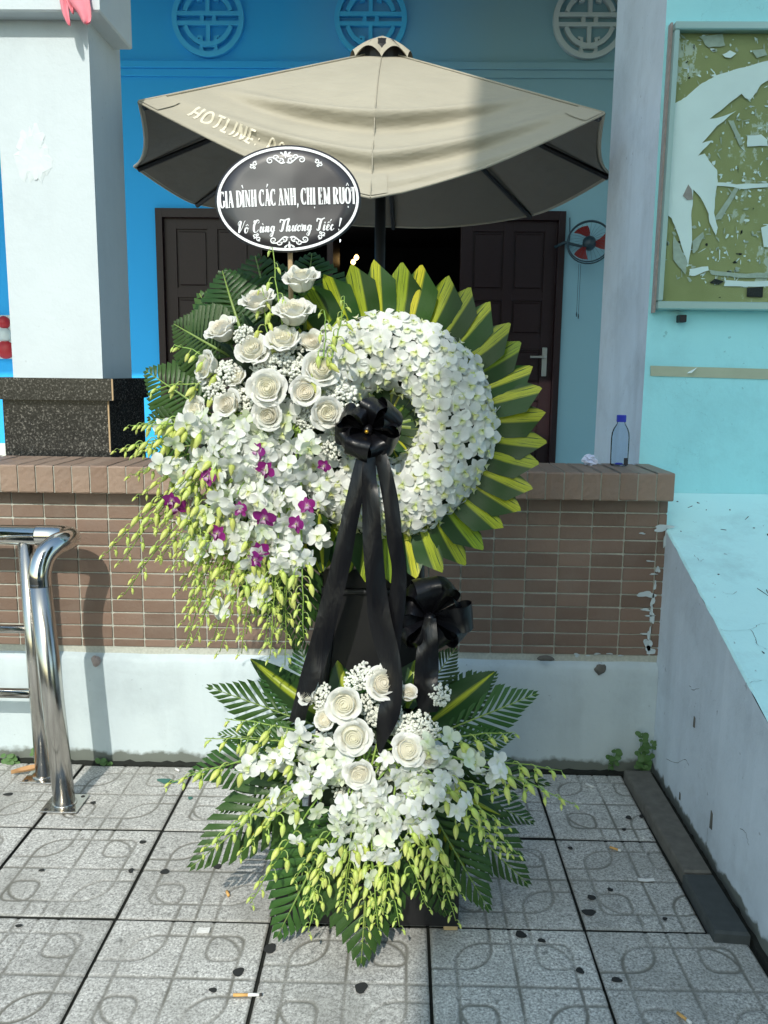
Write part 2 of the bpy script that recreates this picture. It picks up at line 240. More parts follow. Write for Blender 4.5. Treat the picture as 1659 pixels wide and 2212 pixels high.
# ------------------------------------------------------------------ mesh building
class MB:
    def __init__(s): s.v = []; s.f = []; s.m = []; s.uv = {}; s.c = []
    def add(s, vs, fs, mi=0, uvs=None, col=None):
        o = len(s.v); s.v += [tuple(v) for v in vs]
        for f in fs: s.f.append(tuple(i+o for i in f)); s.m.append(mi)
        if uvs is not None:
            for i, u in enumerate(uvs): s.uv[o+i] = u
        if col is None: s.c += [(1, 1, 1)]*len(vs)
        elif isinstance(col[0], (int, float)): s.c += [tuple(col)]*len(vs)
        else: s.c += [tuple(c) for c in col]
        return o
    def box(s, lo, hi, mi=0, M=None, bev=0.):
        x0, y0, z0 = lo; x1, y1, z1 = hi
        if bev:
            e = bev; vs = []
            for z, i in ((z0, e), (z0+e, 0), (z1-e, 0), (z1, e)):
                for a, b2 in ((x0+i, y0+i), (x1-i, y0+i), (x1-i, y1-i), (x0+i, y1-i)): vs.append((a, b2, z))
            fs = [(3, 2, 1, 0), (12, 13, 14, 15)] + [(4*k+i, 4*k+(i+1) % 4, 4*k+4+(i+1) % 4, 4*k+4+i) for k in range(3) for i in range(4)]
        else:
            vs = [(x0, y0, z0), (x1, y0, z0), (x1, y1, z0), (x0, y1, z0), (x0, y0, z1), (x1, y0, z1), (x1, y1, z1), (x0, y1, z1)]
            fs = [(3, 2, 1, 0), (4, 5, 6, 7), (0, 1, 5, 4), (1, 2, 6, 5), (2, 3, 7, 6), (3, 0, 4, 7)]
        if M is not None: vs = [M @ V(p) for p in vs]
        s.add(vs, fs, mi)
    def grid(s, fn, nu, nv, mi=0, colfn=None, uv=True):
        vs, us, cs = [], [], []
        for i in range(nu+1):
            for j in range(nv+1):
                a, b2 = i/nu, j/nv; vs.append(fn(a, b2)); us.append((a, b2)); cs.append(colfn(a, b2) if colfn else (1, 1, 1))
        fs = [(i*(nv+1)+j, (i+1)*(nv+1)+j, (i+1)*(nv+1)+j+1, i*(nv+1)+j+1) for i in range(nu) for j in range(nv)]
        s.add(vs, fs, mi, us if uv else None, cs)
    def tube(s, pts, r, n=8, mi=0, col=(1, 1, 1), caps=True):
        pts = [V(p) for p in pts]; k = len(pts); rs = r if isinstance(r, (list, tuple)) else [r]*k
        vs = []; up = None
        for i, p in enumerate(pts):
            d = (pts[min(i+1, k-1)]-pts[max(i-1, 0)]); d = d.normalized() if d.length > 1e-9 else V((0, 0, 1))
            if up is None: up = V((0, 0, 1)) if abs(d.z) < .9 else V((1, 0, 0))
            x = up.cross(d).normalized(); up = d.cross(x).normalized()
            for j in range(n):
                a = 2*PI*j/n; vs.append(p + (x*math.cos(a)+up*math.sin(a))*rs[i])
        fs = [(i*n+j, i*n+(j+1) % n, (i+1)*n+(j+1) % n, (i+1)*n+j) for i in range(k-1) for j in range(n)]
        if caps: fs += [tuple(range(n))[::-1], tuple((k-1)*n+j for j in range(n))]
        s.add(vs, fs, mi, None, col)
    def lathe(s, prof, n=16, mi=0, M=None, col=(1, 1, 1)):
        vs = []
        for (r, z) in prof:
            for j in range(n): vs.append(V((r*math.cos(2*PI*j/n), r*math.sin(2*PI*j/n), z)))
        if M is not None: vs = [M @ p for p in vs]
        k = len(prof); fs = [(i*n+j, i*n+(j+1) % n, (i+1)*n+(j+1) % n, (i+1)*n+j) for i in range(k-1) for j in range(n)]
        fs += [tuple(range(n))[::-1], tuple((k-1)*n+j for j in range(n))]; s.add(vs, fs, mi, None, col)
    def prism(s, poly, fn, t0, t1, mi=0):
        """2D outline poly; fn(x, y, t) -> point, between t0 and t1"""
        n = len(poly); vs = [fn(x, y, t0) for x, y in poly] + [fn(x, y, t1) for x, y in poly]
        fs = [tuple(range(n)), tuple(range(2*n-1, n-1, -1))] + [(i, i+n, (i+1) % n+n, (i+1) % n) for i in range(n)]; s.add(vs, fs, mi)
    def stroke(s, pts, ws, fn, t0, t1, mi=0, closed=False):
        """flat pen stroke along 2D pts with width(s) ws, extruded"""
        P = [np.array(p, float) for p in pts]; k = len(P); W = ws if isinstance(ws, (list, tuple, np.ndarray)) else [ws]*k
        L_, R2 = [], []
        for i in range(k):
            a = P[(i-1) % k if closed else max(i-1, 0)]; b2 = P[(i+1) % k if closed else min(i+1, k-1)]
            d = b2-a; d = d/(np.hypot(*d)+1e-12); nn = np.array([-d[1], d[0]])*W[i]/2; L_.append(P[i]+nn); R2.append(P[i]-nn)
        vs = []
        for i in range(k): vs += [fn(*L_[i], t0), fn(*R2[i], t0), fn(*R2[i], t1), fn(*L_[i], t1)]
        fs = []
        for i in range(k if closed else k-1):
            a, b2 = 4*i, 4*((i+1) % k)
            for q in range(4): fs.append((a+q, a+(q+1) % 4, b2+(q+1) % 4, b2+q))
        if not closed: fs += [(3, 2, 1, 0), (4*k-4, 4*k-3, 4*k-2, 4*k-1)]
        s.add(vs, fs, mi)
    def mesh(s, name, mats, smooth=False):
        me = bpy.data.meshes.new(name); me.from_pydata(s.v, [], s.f); 
        for mm in ([mats] if isinstance(mats, str) else mats): me.materials.append(MATS[mm])
        me.polygons.foreach_set('material_index', s.m)
        if smooth: me.polygons.foreach_set('use_smooth', [True]*len(s.f))
        if s.uv:
            ul = me.uv_layers.new(name='UVMap'); vi = np.empty(len(me.loops), int); me.loops.foreach_get('vertex_index', vi)
            ul.data.foreach_set('uv', np.array([s.uv.get(int(i), (0, 0)) for i in vi]).ravel())
        if any(c != (1, 1, 1) for c in s.c):
            a = me.color_attributes.new('col', 'FLOAT_COLOR', 'POINT'); a.data.foreach_set('color', np.array([(*c, 1) for c in s.c], float).ravel())
        me.update(); return me
def smooth_pts(pts, n=6):
    P = [np.array(p, float) for p in pts]; P = [2*P[0]-P[1]] + P + [2*P[-1]-P[-2]]; out = []
    for i in range(1, len(P)-2):
        for k in range(n):
            t = k/n; a, b2, c, d = P[i-1:i+3]
            out.append(.5*(2*b2 + (c-a)*t + (2*a-5*b2+4*c-d)*t*t + (3*b2-a-3*c+d)*t**3))
    out.append(P[-2]); return out
# ------------------------------------------------------------------ objects
BASE = {}
def tag(o, label=None, cat=None, group=None, kind=None):
    for k, v in (('label', label), ('category', cat), ('group', group), ('kind', kind)):
        if v: o[k] = v
    return o
def thing(name, base, label, cat, group=None):
    o = bpy.data.objects.new(name, None); COL.objects.link(o); o.location = base; o.empty_display_size = .1
    BASE[o] = V(base); return tag(o, label, cat, group)
def part(root, name, me, M=None, label=None, kind=None):
    o = bpy.data.objects.new(name, me); COL.objects.link(o); o.parent = root
    o.matrix_local = Matrix.Translation(-BASE[root]) @ (M if M is not None else Matrix()); return tag(o, label, None, None, kind)
def sub(par, name, me, M=None):
    o = bpy.data.objects.new(name, me); COL.objects.link(o); o.parent = par
    if M is not None: o.matrix_local = M
    return o
def solo(name, me, label, cat, group=None, kind=None, M=None):
    o = bpy.data.objects.new(name, me); COL.objects.link(o)
    if M is not None: o.matrix_world = M
    return tag(o, label, cat, group, kind)
def struct(name, me): return tag(solo(name, me, None, None), kind='structure')
def frame(p, z, x=None, s=1.):
    """matrix at p with local +Z along z and +X as near x as possible"""
    z = V(z).normalized(); x = V(x if x is not None else (1, 0, 0)); x = (x - z*x.dot(z))
    if x.length < 1e-5: x = z.orthogonal()
    x.normalize(); y = z.cross(x)
    sx, sy, sz = s if isinstance(s, (tuple, list)) else (s, s, s)
    return Matrix(((x.x*sx, y.x*sy, z.x*sz, p[0]), (x.y*sx, y.y*sy, z.y*sz, p[1]), (x.z*sx, y.z*sy, z.z*sz, p[2]), (0, 0, 0, 1)))

# ================================================================== THE SETTING
YW, YC, YB = 2.902, 2.842, 3.156         # tile wall face, cap face, back of cap / front of pier
FY, FLOOR = 7.2, .50                      # facade plane, yard floor
b_ = MB(); b_.box((-40, -40, -.3), (40, 40, -.016)); struct('ground', b_.mesh('ground', 'soil'))
# --- pavement: embossed cement tiles
TX = [-.73+.409*k for k in range(-5, 5)]; TY = [2.866-.4345*k for k in range(6)]
GAP = .0078
def groove_field(x, y):
    def rr(cx, cy, hx, hy, r):
        qx = np.abs(x-cx)-hx+r; qy = np.abs(y-cy)-hy+r
        return np.abs(np.hypot(np.maximum(qx, 0), np.maximum(qy, 0)) + np.minimum(np.maximum(qx, qy), 0) - r)
    d = rr(0, 0, .70, .70, .36)
    for cx, cy in ((-1, 1), (1, -1)): d = np.minimum(d, rr(cx, cy, .74, .74, .36))
    for cx, cy in ((.5, .5), (-.5, -.5)): d = np.minimum(d, rr(cx, cy, .21, .21, .13))
    d = np.minimum(d, np.abs(x)); d = np.minimum(d, np.abs(y))
    d = np.minimum(d, np.where(np.abs(y) > .68, np.abs(np.abs(x)-.26), 9))
    return np.clip(1-(d-.012)/.016, 0, 1)
def paver_mesh(w_, h_, n=120):
    nx, ny = max(8, int(n*w_/.409)), n
    xs, ys = np.linspace(0, w_, nx+1), np.linspace(0, h_, ny+1); X, Y = np.meshgrid(xs, ys, indexing='ij')
    g = groove_field(X/.2045-1, Y/.21725-1)
    e = np.minimum(np.minimum(X, w_-X), np.minimum(Y, h_-Y)); edge = np.clip(1-e/.006, 0, 1)
    z = -g*.0022 - edge**2*.0035
    top = np.stack([X, Y, z], -1).reshape(-1, 3)
    idx = np.arange((nx+1)*(ny+1)).reshape(nx+1, ny+1)
    fs = np.stack([idx[:-1, :-1], idx[1:, :-1], idx[1:, 1:], idx[:-1, 1:]], -1).reshape(-1, 4).tolist()
    vs = top.tolist(); o = len(vs)
    vs += [(0, 0, -.03), (w_, 0, -.03), (w_, h_, -.03), (0, h_, -.03)]; c = [int(idx[0, 0]), int(idx[-1, 0]), int(idx[-1, -1]), int(idx[0, -1])]
    for i in range(4): fs.append([o+i, o+(i+1) % 4, c[(i+1) % 4], c[i]])
    me = bpy.data.meshes.new('paving_tile'); me.from_pydata(vs, [], fs); me.materials.append(MATS['paver']); me.materials.append(MATS['soil']); me.polygons.foreach_set('material_index', [0]*(len(fs)-4)+[1]*4); me.polygons.foreach_set('use_smooth', [True]*len(fs))
    a = me.attributes.new('groove', 'FLOAT', 'POINT'); a.data.foreach_set('value', np.concatenate([np.maximum(g, edge*.8).ravel(), [1]*4])); me.update(); return me
pm = MB(); pm.box((-2.85, .60, -.0155), (1.0, 2.90, -.012)); pav = struct('pavement', pm.mesh('pavement', 'soil')); BASE[pav] = V((0, 0, 0))
full = paver_mesh(.409-GAP, .4345-GAP); cut = paver_mesh(.31, .4345-GAP)
for x in TX:
    for j in range(5):
        y = TY[j+1]
        if x > .85: continue
        me = full
        if x > .48 and j < 2: me = cut
        tl = R_(random.uniform(-.25, .25)); ty = R_(random.uniform(-.25, .25))
        part(pav, 'paving_tile', me, Matrix.Translation((x+GAP/2, y+GAP/2, random.uniform(-.0025, .0)-.001)) @ Matrix.Rotation(R_(random.uniform(-.25, .25)), 4, 'Z') @ Matrix.Rotation(tl, 4, 'X') @ Matrix.Rotation(ty, 4, 'Y'))
def blob(rx, ry, n=16, seed=0, rough=.25):
    r = random.Random(seed); ph = [r.uniform(0, 6.28) for _ in range(3)]
    return [(rx*(1+rough*math.sin(2*a+ph[0])*.6+rough*math.sin(3*a+ph[1])*.6+rough*.4*math.sin(5*a+ph[2]))*math.cos(a), ry*(1+rough*math.sin(2*a+ph[0])*.6+rough*math.sin(3*a+ph[1])*.6)*math.sin(a)) for a in [2*PI*k/n for k in range(n)]]
stains = [(583, 2049, 15, 9), (515, 2100, 12, 9), (780, 2134, 15, 10), (356, 1883, 9, 6), (308, 1819, 7, 4), (283, 1881, 6, 5), (470, 1872, 10, 5), (1278, 1939, 9, 6), (1272, 1971, 15, 7), (1318, 1922, 6, 4), (1125, 2019, 13, 7), (1170, 2032, 9, 4), (1253, 2097, 9, 6), (1358, 1766, 6, 5), (1385, 1764, 4, 4), (1348, 1792, 5, 3), (1332, 2117, 12, 5), (460, 2139, 10, 4), (90, 1880, 6, 3), (1232, 1832, 6, 3), (201, 1734, 6, 3), (18, 1716, 10, 4), (1436, 1985, 6, 3), (40, 2000, 8, 3)]
for i, (a, b2, ra, rb) in enumerate(stains):
    p = atz(a, b2, 0); k = p.y/FPX; mb = MB(); poly = blob(ra*k*1.0, rb*k*1.8, 18, i, .16)
    mb.prism(poly, lambda x, y, t: (x, y, t), .0, .0012); part(pav, 'stain', mb.mesh('stain', 'stain_black'), Matrix.Translation((p.x, p.y, .0002)))
for i, (a, b2, ra, rb) in enumerate([(357, 1687, 17, 6), (373, 1689, 10, 3), (411, 1724, 6, 3)]):
    p = atz(a, b2, 0); k = p.y/FPX; mb = MB(); mb.prism(blob(ra*k, rb*k*2, 16, 40+i), lambda x, y, t: (x, y, t), 0, .001); part(pav, 'stain', mb.mesh('stain', 'green_paint_stain'), Matrix.Translation((p.x, p.y, .0002)), 'green paint stain')

# --- low planter wall: plaster plinth, ceramic tiles, brick coping
lw = thing('planter_wall', (-.4, YB, 0), 'low brown tiled wall with brick coping and white plinth behind the flower stand', 'wall')
b_ = MB(); b_.box((-3.2, YW+.0035, 0), (.925, YB-.01, .999)); part(lw, 'wall_core', b_.mesh('wall_core', 'grout'))
def plinth():
    mb = MB(); nx = 120; x0, x1 = -3.2, .9255
    def fn(a, t):
        x = x0+(x1-x0)*a; w1 = .002*math.sin(x*9)+.0016*math.sin(x*31+1)
        prof = [(YW-.022, -.012), (YW-.021, .10), (YW-.022, .30), (YW-.021, .383), (YW-.016, .397), (YW+.008, .413)]
        i = min(int(t*5+1e-6), 4); f = t*5-i; y = prof[i][0]*(1-f)+prof[i+1][0]*f; z = prof[i][1]*(1-f)+prof[i+1][1]*f
        return (x, y+w1*.6, z+(w1 if t > .5 else 0))
    mb.grid(fn, nx, 10, uv=False); return mb.mesh('plinth', 'white_plaster', True)
part(lw, 'plinth', plinth())
bx = MB(); bx.box((0, 0, 0), (.1075, .012, .0435), bev=.0022); tile_me = bx.mesh('tile', 'wall_tile')
bx = MB(); bx.box((0, 0, 0), (.1075, .012, .026), bev=.0022); half_me = bx.mesh('tile', 'wall_tile')
gx0 = .331
for i in range(-17, 6):
    for j in range(12):
        x = gx0+.113*i; z = .998-.0485*(j+1)
        me = tile_me if j < 11 else half_me
        if x+.1075 > .924:
            if x > .915: continue
            bx = MB(); bx.box((0, 0, 0), (.9235-x, .012, .0435 if j < 11 else .026), bev=.0022); me = bx.mesh('tile', 'wall_tile')
        part(lw, 'tile', me, Matrix.Translation((x+.0028, YW-.0015+random.uniform(-.0012, .0012), z+.0025 if j < 11 else z+.0200)) @ Matrix.Rotation(R_(random.uniform(-.5, .5)), 4, 'Y') @ Matrix.Rotation(R_(random.uniform(-.6, .6)), 4, 'Z'))
def cap_brick_mesh(seed):
    r = random.Random(seed); mb = MB(); wv = .0575; L_ = YB-YC-.004; H_ = .094
    def fn(a, b2):  # wrap front, top
        prof = [(.003, 0), (.0, .004), (.0, .03), (.0005, .06), (0, H_-.005), (.005, H_), (.1, H_), (.2, H_), (L_, H_)]
        i = min(int(a*8+1e-6), 7); f = a*8-i; y = prof[i][0]*(1-f)+prof[i+1][0]*f; z = prof[i][1]*(1-f)+prof[i+1][1]*f
        x = b2*wv; return (x, y+r.uniform(-.0008, .0008)+(0 if .02 < b2 < .98 else .0015), z+r.uniform(-.0006, .0006))
    mb.grid(fn, 16, 4, uv=False); mb.box((0.0005, .004, .001), (wv-.0005, L_, H_-.004)); return mb.mesh('brick', 'cap_brick')
cbm = [cap_brick_mesh(i) for i in range(4)]
b_ = MB(); b_.box((-3.2, YC+.006, 1.0005), (.924, YB-.002, 1.092)); part(lw, 'mortar_bed', b_.mesh('mortar_bed', 'grout'))
k = 0; x = .926-.0575
while x > -2.2:
    part(lw, 'brick', cbm[k % 4], Matrix.Translation((x, YC+random.uniform(-.0015, .0015), 1.001+random.uniform(-.001, .001)))); x -= .0622; k += 1
# spilled paint and chipped plaster on the wall's right end
def patch(fnp, poly, matn, name, root, th=.0012):
    mb = MB(); mb.prism(poly, fnp, 0, th); return part(root, name, mb.mesh(name, matn))
for i, (a, b2, ra, rb) in enumerate([(1397, 1284, 17, 8), (1395, 1317, 10, 3), (1432, 1140, 20, 7), (1404, 1405, 10, 10), (1387, 1152, 6, 2), (1404, 1212, 8, 1.6), (1410, 1297, 4, 14), (1402, 1370, 3, 16), (1392, 1369, 10, 1.6), (1246, 1415, 6, 4), (1290, 1412, 7, 1.6), (1317, 1412, 6, 1.4), (1437, 1165, 3, 22), (1421, 1230, 4, 8), (1415, 1265, 3, 9), (1408, 1330, 5, 20), (1400, 1392, 8, 14), (1412, 1240, 9, 1.5), (1403, 1330, 12, 1.4), (1340, 1416, 5, 2), (1270, 1416, 4, 2)]):
    p = at(a, b2, YW-.0045); kk = YW/FPX
    patch(lambda x, y, t, p=p: (p.x+x, p.y-t, p.z+y), blob(ra*kk, rb*kk, 20, 60+i, .4), 'white_plaster', 'paint_splash', lw)
for i, (a, b2, ra, rb) in enumerate([(208, 1427, 11, 14), (1297, 1445, 13, 13), (1177, 1422, 20, 7)]):      # broken-out lumps in the plinth
    p = at(a, b2, YW-.022); kk = YW/FPX; mb = MB(); poly = [(x*random.uniform(.82, 1.15), y*random.uniform(.82, 1.15)) for x, y in blob(ra*kk, rb*kk, 14, 90+i, .10)]
    vs = [(p.x+x, p.y-.002, p.z+y) for x, y in poly] + [(p.x+x*.6+.002, p.y-.014, p.z+y*.6+.002) for x, y in poly] + [(p.x, p.y-.016, p.z+.004)]
    n = 14; mb.add(vs, [(j, (j+1) % n, n+(j+1) % n, n+j) for j in range(n)]+[(n+j, n+(j+1) % n, 2*n) for j in range(n)]); part(lw, 'mortar_lump', mb.mesh('mortar_lump', 'kerb_stone' if i else 'rust_strip'))
mb = MB()                                            # black moss line where wall meets pavement
_h = [abs(math.sin(i*1.7)+.8*math.sin(i*.61+1)+random.uniform(-1, 1)) for i in range(500)]
def mossx(a, t):
    i = int(a*140); h = .004+.0048*_h[i]; x = -2.3+3.2*a; prof = ((-.016, -.013), (-.013-.004*_h[i+9], h*.25), (-.004, h*.7), (.0, h)); y, z = prof[min(3, int(t*3+.01))]
    return (x, YW-.0215+y, z)
mb.grid(mossx, 140, 3, uv=False)
def mossy(a, t):
    i = int(a*70); h = .004+.004*_h[i+160]; y = YW-.03-1.5*a; prof = ((-.014, -.013), (-.010-.003*_h[i+9], h*.3), (-.004, h*.7), (.0, h)); x, z = prof[min(3, int(t*3+.01))]
    return (XS_+x, y, z)
XS_ = .926; mb.grid(mossy, 70, 3, uv=False)
solo('moss', mb.mesh('moss', 'soil'), 'black moss growing in the joint at the foot of the walls', 'moss', kind='stuff')

# --- white pillar on black granite base, far left
pl = thing('gate_pillar', (-1.33, 3.48, 1.0), 'white square pillar on a black granite base behind the low wall', 'pillar')
b_ = MB(); b_.box((-1.51, 3.291, 1.385), (-1.16, 3.648, 2.70)); part(pl, 'shaft', b_.mesh('shaft', 'pillar_paint'))
b_ = MB(); b_.box((-1.553, 3.291-.012, .52), (-1.137, 3.735, 1.302)); part(pl, 'granite_base', b_.mesh('granite_base', 'granite'))
b_ = MB(); b_.box((-1.60, 3.291-.036, 1.302), (-1.11, 3.712, 1.386)); part(pl, 'granite_slab', b_.mesh('granite_slab', 'granite'))
b_ = MB(); b_.box((-1.588, 3.215, 2.672), (-1.088, 3.578, 2.86), bev=.006); part(pl, 'capital', b_.mesh('capital', 'pillar_paint'))
for x, y0, z0, z1, in ((-1.137, 3.278, 1.10, 1.30), (-1.1105, 3.2545, 1.303, 1.385)):
    b_ = MB(); b_.box((x-.004, y0-.0015, z0), (x+.0015, y0+.004, z1)); part(pl, 'edge_joint', b_.mesh('edge_joint', 'stick_wood'))
kk = 3.29/FPX; p = at(72, 335, 3.291)
mb = MB(); n = 40
def pp(sc, dy, seed):
    r = random.Random(seed); return [(p.x+x*sc*(1+r.uniform(-.22, .18)), p.y-dy, p.z+y*sc*(1+r.uniform(-.18, .22))) for x, y in blob(34*kk, 56*kk, n, seed, .12)]
vs = pp(1, .0006, 3)+pp(.72, .0035, 5)+pp(.4, .002, 8)+[tuple(p+V((0, -.001, 0)))]
mb.add(vs, [(q*n+j, q*n+(j+1) % n, (q+1)*n+(j+1) % n, (q+1)*n+j) for q in range(2) for j in range(n)]+[(2*n+j, 2*n+(j+1) % n, 3*n) for j in range(n)]); part(pl, 'plaster_patch', mb.mesh('plaster_patch', 'filler'), None, 'rough white filler patch')
# pink cloth hanging over the pillar top
pk = thing('pink_cloth', (-1.2, 3.3, 2.86), 'pink cloth ends hanging over the top of the white pillar', 'cloth')
for k, path, rad in ((0, [(170, -60), (165, -25), (172, 5), (183, 28), (187, 46), (185, 52)], [20, 22, 21, 14, 9, 3]), (1, [(140, -50), (136, -20), (139, 10), (143, 32), (148, 50), (150, 55)], [9, 9, 8, 7, 4, 1.5]), (2, [(146, -40), (146, -8), (152, 12), (156, 25), (157, 30)], [5, 7, 6, 3, 1])):
    Y0 = 3.195; pts = smooth_pts([at(a, b2, Y0) for a, b2 in path], 4); rr = np.interp(np.linspace(0, 1, len(pts)), np.linspace(0, 1, len(rad)), rad)*Y0/FPX
    mb = MB(); nn = 20; vs = []
    for q, c in enumerate(pts):
        for j in range(nn):
            a = 2*PI*j/nn; r = rr[q]*(1+.12*math.cos(5*a+q*.1+k)); vs.append((c[0]+r*math.cos(a), c[1]+r*.38*math.sin(a)-.006*math.cos(a*3), c[2]))
    mb.add(vs, [(q*nn+j, q*nn+(j+1) % nn, (q+1)*nn+(j+1) % nn, (q+1)*nn+j) for q in range(len(pts)-1) for j in range(nn)]+[tuple((len(pts)-1)*nn+j for j in range(nn))]); part(pk, 'cloth_end', mb.mesh('cloth_end', 'pink_cloth', True))

# --- right-hand pier, sloping stair parapet
pr_ = thing('corner_pier', (1.6, 3.5, 0), 'pale cyan corner pier with a lilac side face to the right of the wall', 'pier')
b_ = MB(); b_.add([(.89, YB, .9), (2.6, YB, .9), (2.6, YB, 4.4), (.89, YB, 4.4)], [(0, 1, 2, 3)], 0)
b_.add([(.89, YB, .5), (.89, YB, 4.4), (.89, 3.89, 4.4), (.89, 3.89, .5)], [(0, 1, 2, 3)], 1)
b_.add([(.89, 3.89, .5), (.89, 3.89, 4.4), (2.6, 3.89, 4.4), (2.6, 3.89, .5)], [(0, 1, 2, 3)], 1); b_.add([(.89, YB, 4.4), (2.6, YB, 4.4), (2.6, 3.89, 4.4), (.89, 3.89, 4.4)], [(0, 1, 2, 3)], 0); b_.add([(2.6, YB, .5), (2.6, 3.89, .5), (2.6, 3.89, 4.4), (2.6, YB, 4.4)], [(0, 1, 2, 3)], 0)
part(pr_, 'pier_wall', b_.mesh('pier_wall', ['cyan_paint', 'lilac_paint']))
b_ = MB(); q = [at(1405, 790, YB-.002), at(1659, 797, YB-.002), at(1659, 820, YB-.002), at(1405, 812, YB-.002)]; dx = (q[1]-q[0])*.9
q = [q[0], q[1]+dx, q[2]+dx, q[3]]; b_.add(q+[p-V((0, .0012, 0)) for p in q], [(4, 5, 6, 7)]+[(i, (i+1) % 4, 4+(i+1) % 4, 4+i) for i in range(4)]); part(pr_, 'tape_strip', b_.mesh('tape_strip', 'tape'))
b_ = MB(); p = at(1488, 803, YB-.004); b_.add([p, p+V((.02, -.004, .012)), p+V((.026, -.012, .016)), p+V((.006, -.014, -.004)), p+V((-.008, -.003, -.006))], [(0, 1, 2), (0, 2, 3), (0, 3, 4)]); part(pr_, 'peeled_flap', b_.mesh('peeled_flap', 'torn_paper'))
XS = .926
def zs(y): return .893-(2.895-y)*.364
st = thing('stair_parapet', (1.7, 2.0, 0), 'sloping stair parapet, cyan on top and lilac on its side, running towards the viewer', 'parapet')
b_ = MB(); yy = [YB-.001]+[3.14-.04*i for i in range(64)]; n = len(yy)
vs = [(XS+random.uniform(-.001, .001), y, -.05) for y in yy]+[(XS+random.uniform(-.001, .001), y, zs(y)-.004) for y in yy]; b_.add(vs, [(i, i+1, n+i+1, n+i) for i in range(n-1)], 1)
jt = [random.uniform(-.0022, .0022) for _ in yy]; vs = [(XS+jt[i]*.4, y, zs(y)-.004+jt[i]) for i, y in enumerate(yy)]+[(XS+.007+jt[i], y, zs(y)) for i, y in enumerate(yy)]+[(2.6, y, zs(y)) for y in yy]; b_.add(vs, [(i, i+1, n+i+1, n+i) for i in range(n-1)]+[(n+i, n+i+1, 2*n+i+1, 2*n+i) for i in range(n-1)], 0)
b_.add([(XS, .62, -.05), (2.6, .62, -.05), (2.6, .62, zs(.62)), (XS, .62, zs(.62)-.004)], [(0, 1, 2, 3)], 1); part(st, 'parapet_wall', b_.mesh('parapet_wall', ['lit_top_cyan', 'lilac_paint']))
mb = MB()
for i in range(46):
    y = random.uniform(1.7, 3.1); x = XS+.02+random.uniform(0, .5); q_ = random.uniform(0, PI); ln, wd_ = random.choice(((.012, .0012), (.006, .0022), (.003, .002), (.016, .001))); ln *= random.uniform(.6, 1.3)
    mb.prism(blob(ln, wd_, 9, 200+i, .5), lambda a, b2, t, x=x, y=y, q_=q_: (x+a*math.cos(q_)-b2*math.sin(q_), y+a*math.sin(q_)+b2*math.cos(q_), zs(y+a*math.sin(q_)+b2*math.cos(q_))+.0006+t), 0, .0012)
part(st, 'debris', mb.mesh('debris', 'stain_black'), None, None, 'stuff')
def crack(pxs, kind, root):
    P = []
    for a, b2 in smooth_pts(pxs, 5):
        a += random.uniform(-1.2, 1.2); b2 += random.uniform(-1.2, 1.2); d = ray(a, b2)
        if kind == 'top': k_ = (.893-CAMH-2.895*.364)/(d[2]-.364*d[1])     # on the sloping top
        elif kind == 'side': k_ = XS/d[0]
        else: k_ = YB/d[1]
        P.append(V(CAM+d*k_))
    up = {'top': V((0, .342, .94)), 'side': V((-1, 0, 0)), 'front': V((0, -1, 0))}[kind]; mb = MB(); vs = []
    for i, p in enumerate(P):
        d = (P[min(i+1, len(P)-1)]-P[max(i-1, 0)]).normalized(); n_ = d.cross(up).normalized()*random.uniform(.0004, .0011); vs += [p+n_+up*.0011, p-n_+up*.0011]
    mb.add(vs, [(2*i, 2*i+1, 2*i+3, 2*i+2) for i in range(len(P)-1)]); part(root, 'crack', mb.mesh('crack', 'crack_grey'))
simple('crack_grey', (.10, .13, .14), .95)
for pxs, kd in (([(1550, 1361), (1585, 1363), (1622, 1360), (1638, 1350), (1658, 1346)], 'top'), ([(1622, 1361), (1632, 1378), (1636, 1392), (1656, 1404)], 'top'), ([(1610, 1478), (1630, 1472), (1658, 1470)], 'top'), ([(1500, 1200), (1512, 1212), (1520, 1208)], 'top'), ([(1560, 1280), (1580, 1284), (1592, 1279)], 'top'), ([(1530, 1790), (1527, 1830), (1530, 1850), (1526, 1905)], 'side'), ([(1490, 1480), (1498, 1490), (1512, 1486)], 'side'), ([(1440, 1640), (1462, 1648), (1480, 1640), (1490, 1655)], 'side'), ([(1600, 1790), (1612, 1800), (1618, 1825)], 'side')): crack(pxs, kd, st)
for (a, b2, l, wd) in ((1537, 1790-18, 44, 9), (1500, 1560, 26, 6), (1469, 1720, 18, 5)):      # gouges in the side face
    d = ray(a, b2); p = V(CAM+d*((XS-.0015)/d[0])); kk = p.y/FPX; mb = MB()
    mb.prism([(-wd*kk/2, -l*kk*.5), (wd*kk*.5, -l*kk*.45), (wd*kk*.3, l*kk*.4), (-wd*kk*.4, l*kk*.5)], lambda x, y, t: (p.x-t, p.y-x*1.6, p.z+y), 0, .0015); part(st, 'gouge', mb.mesh('gouge', 'kerb_stone'))

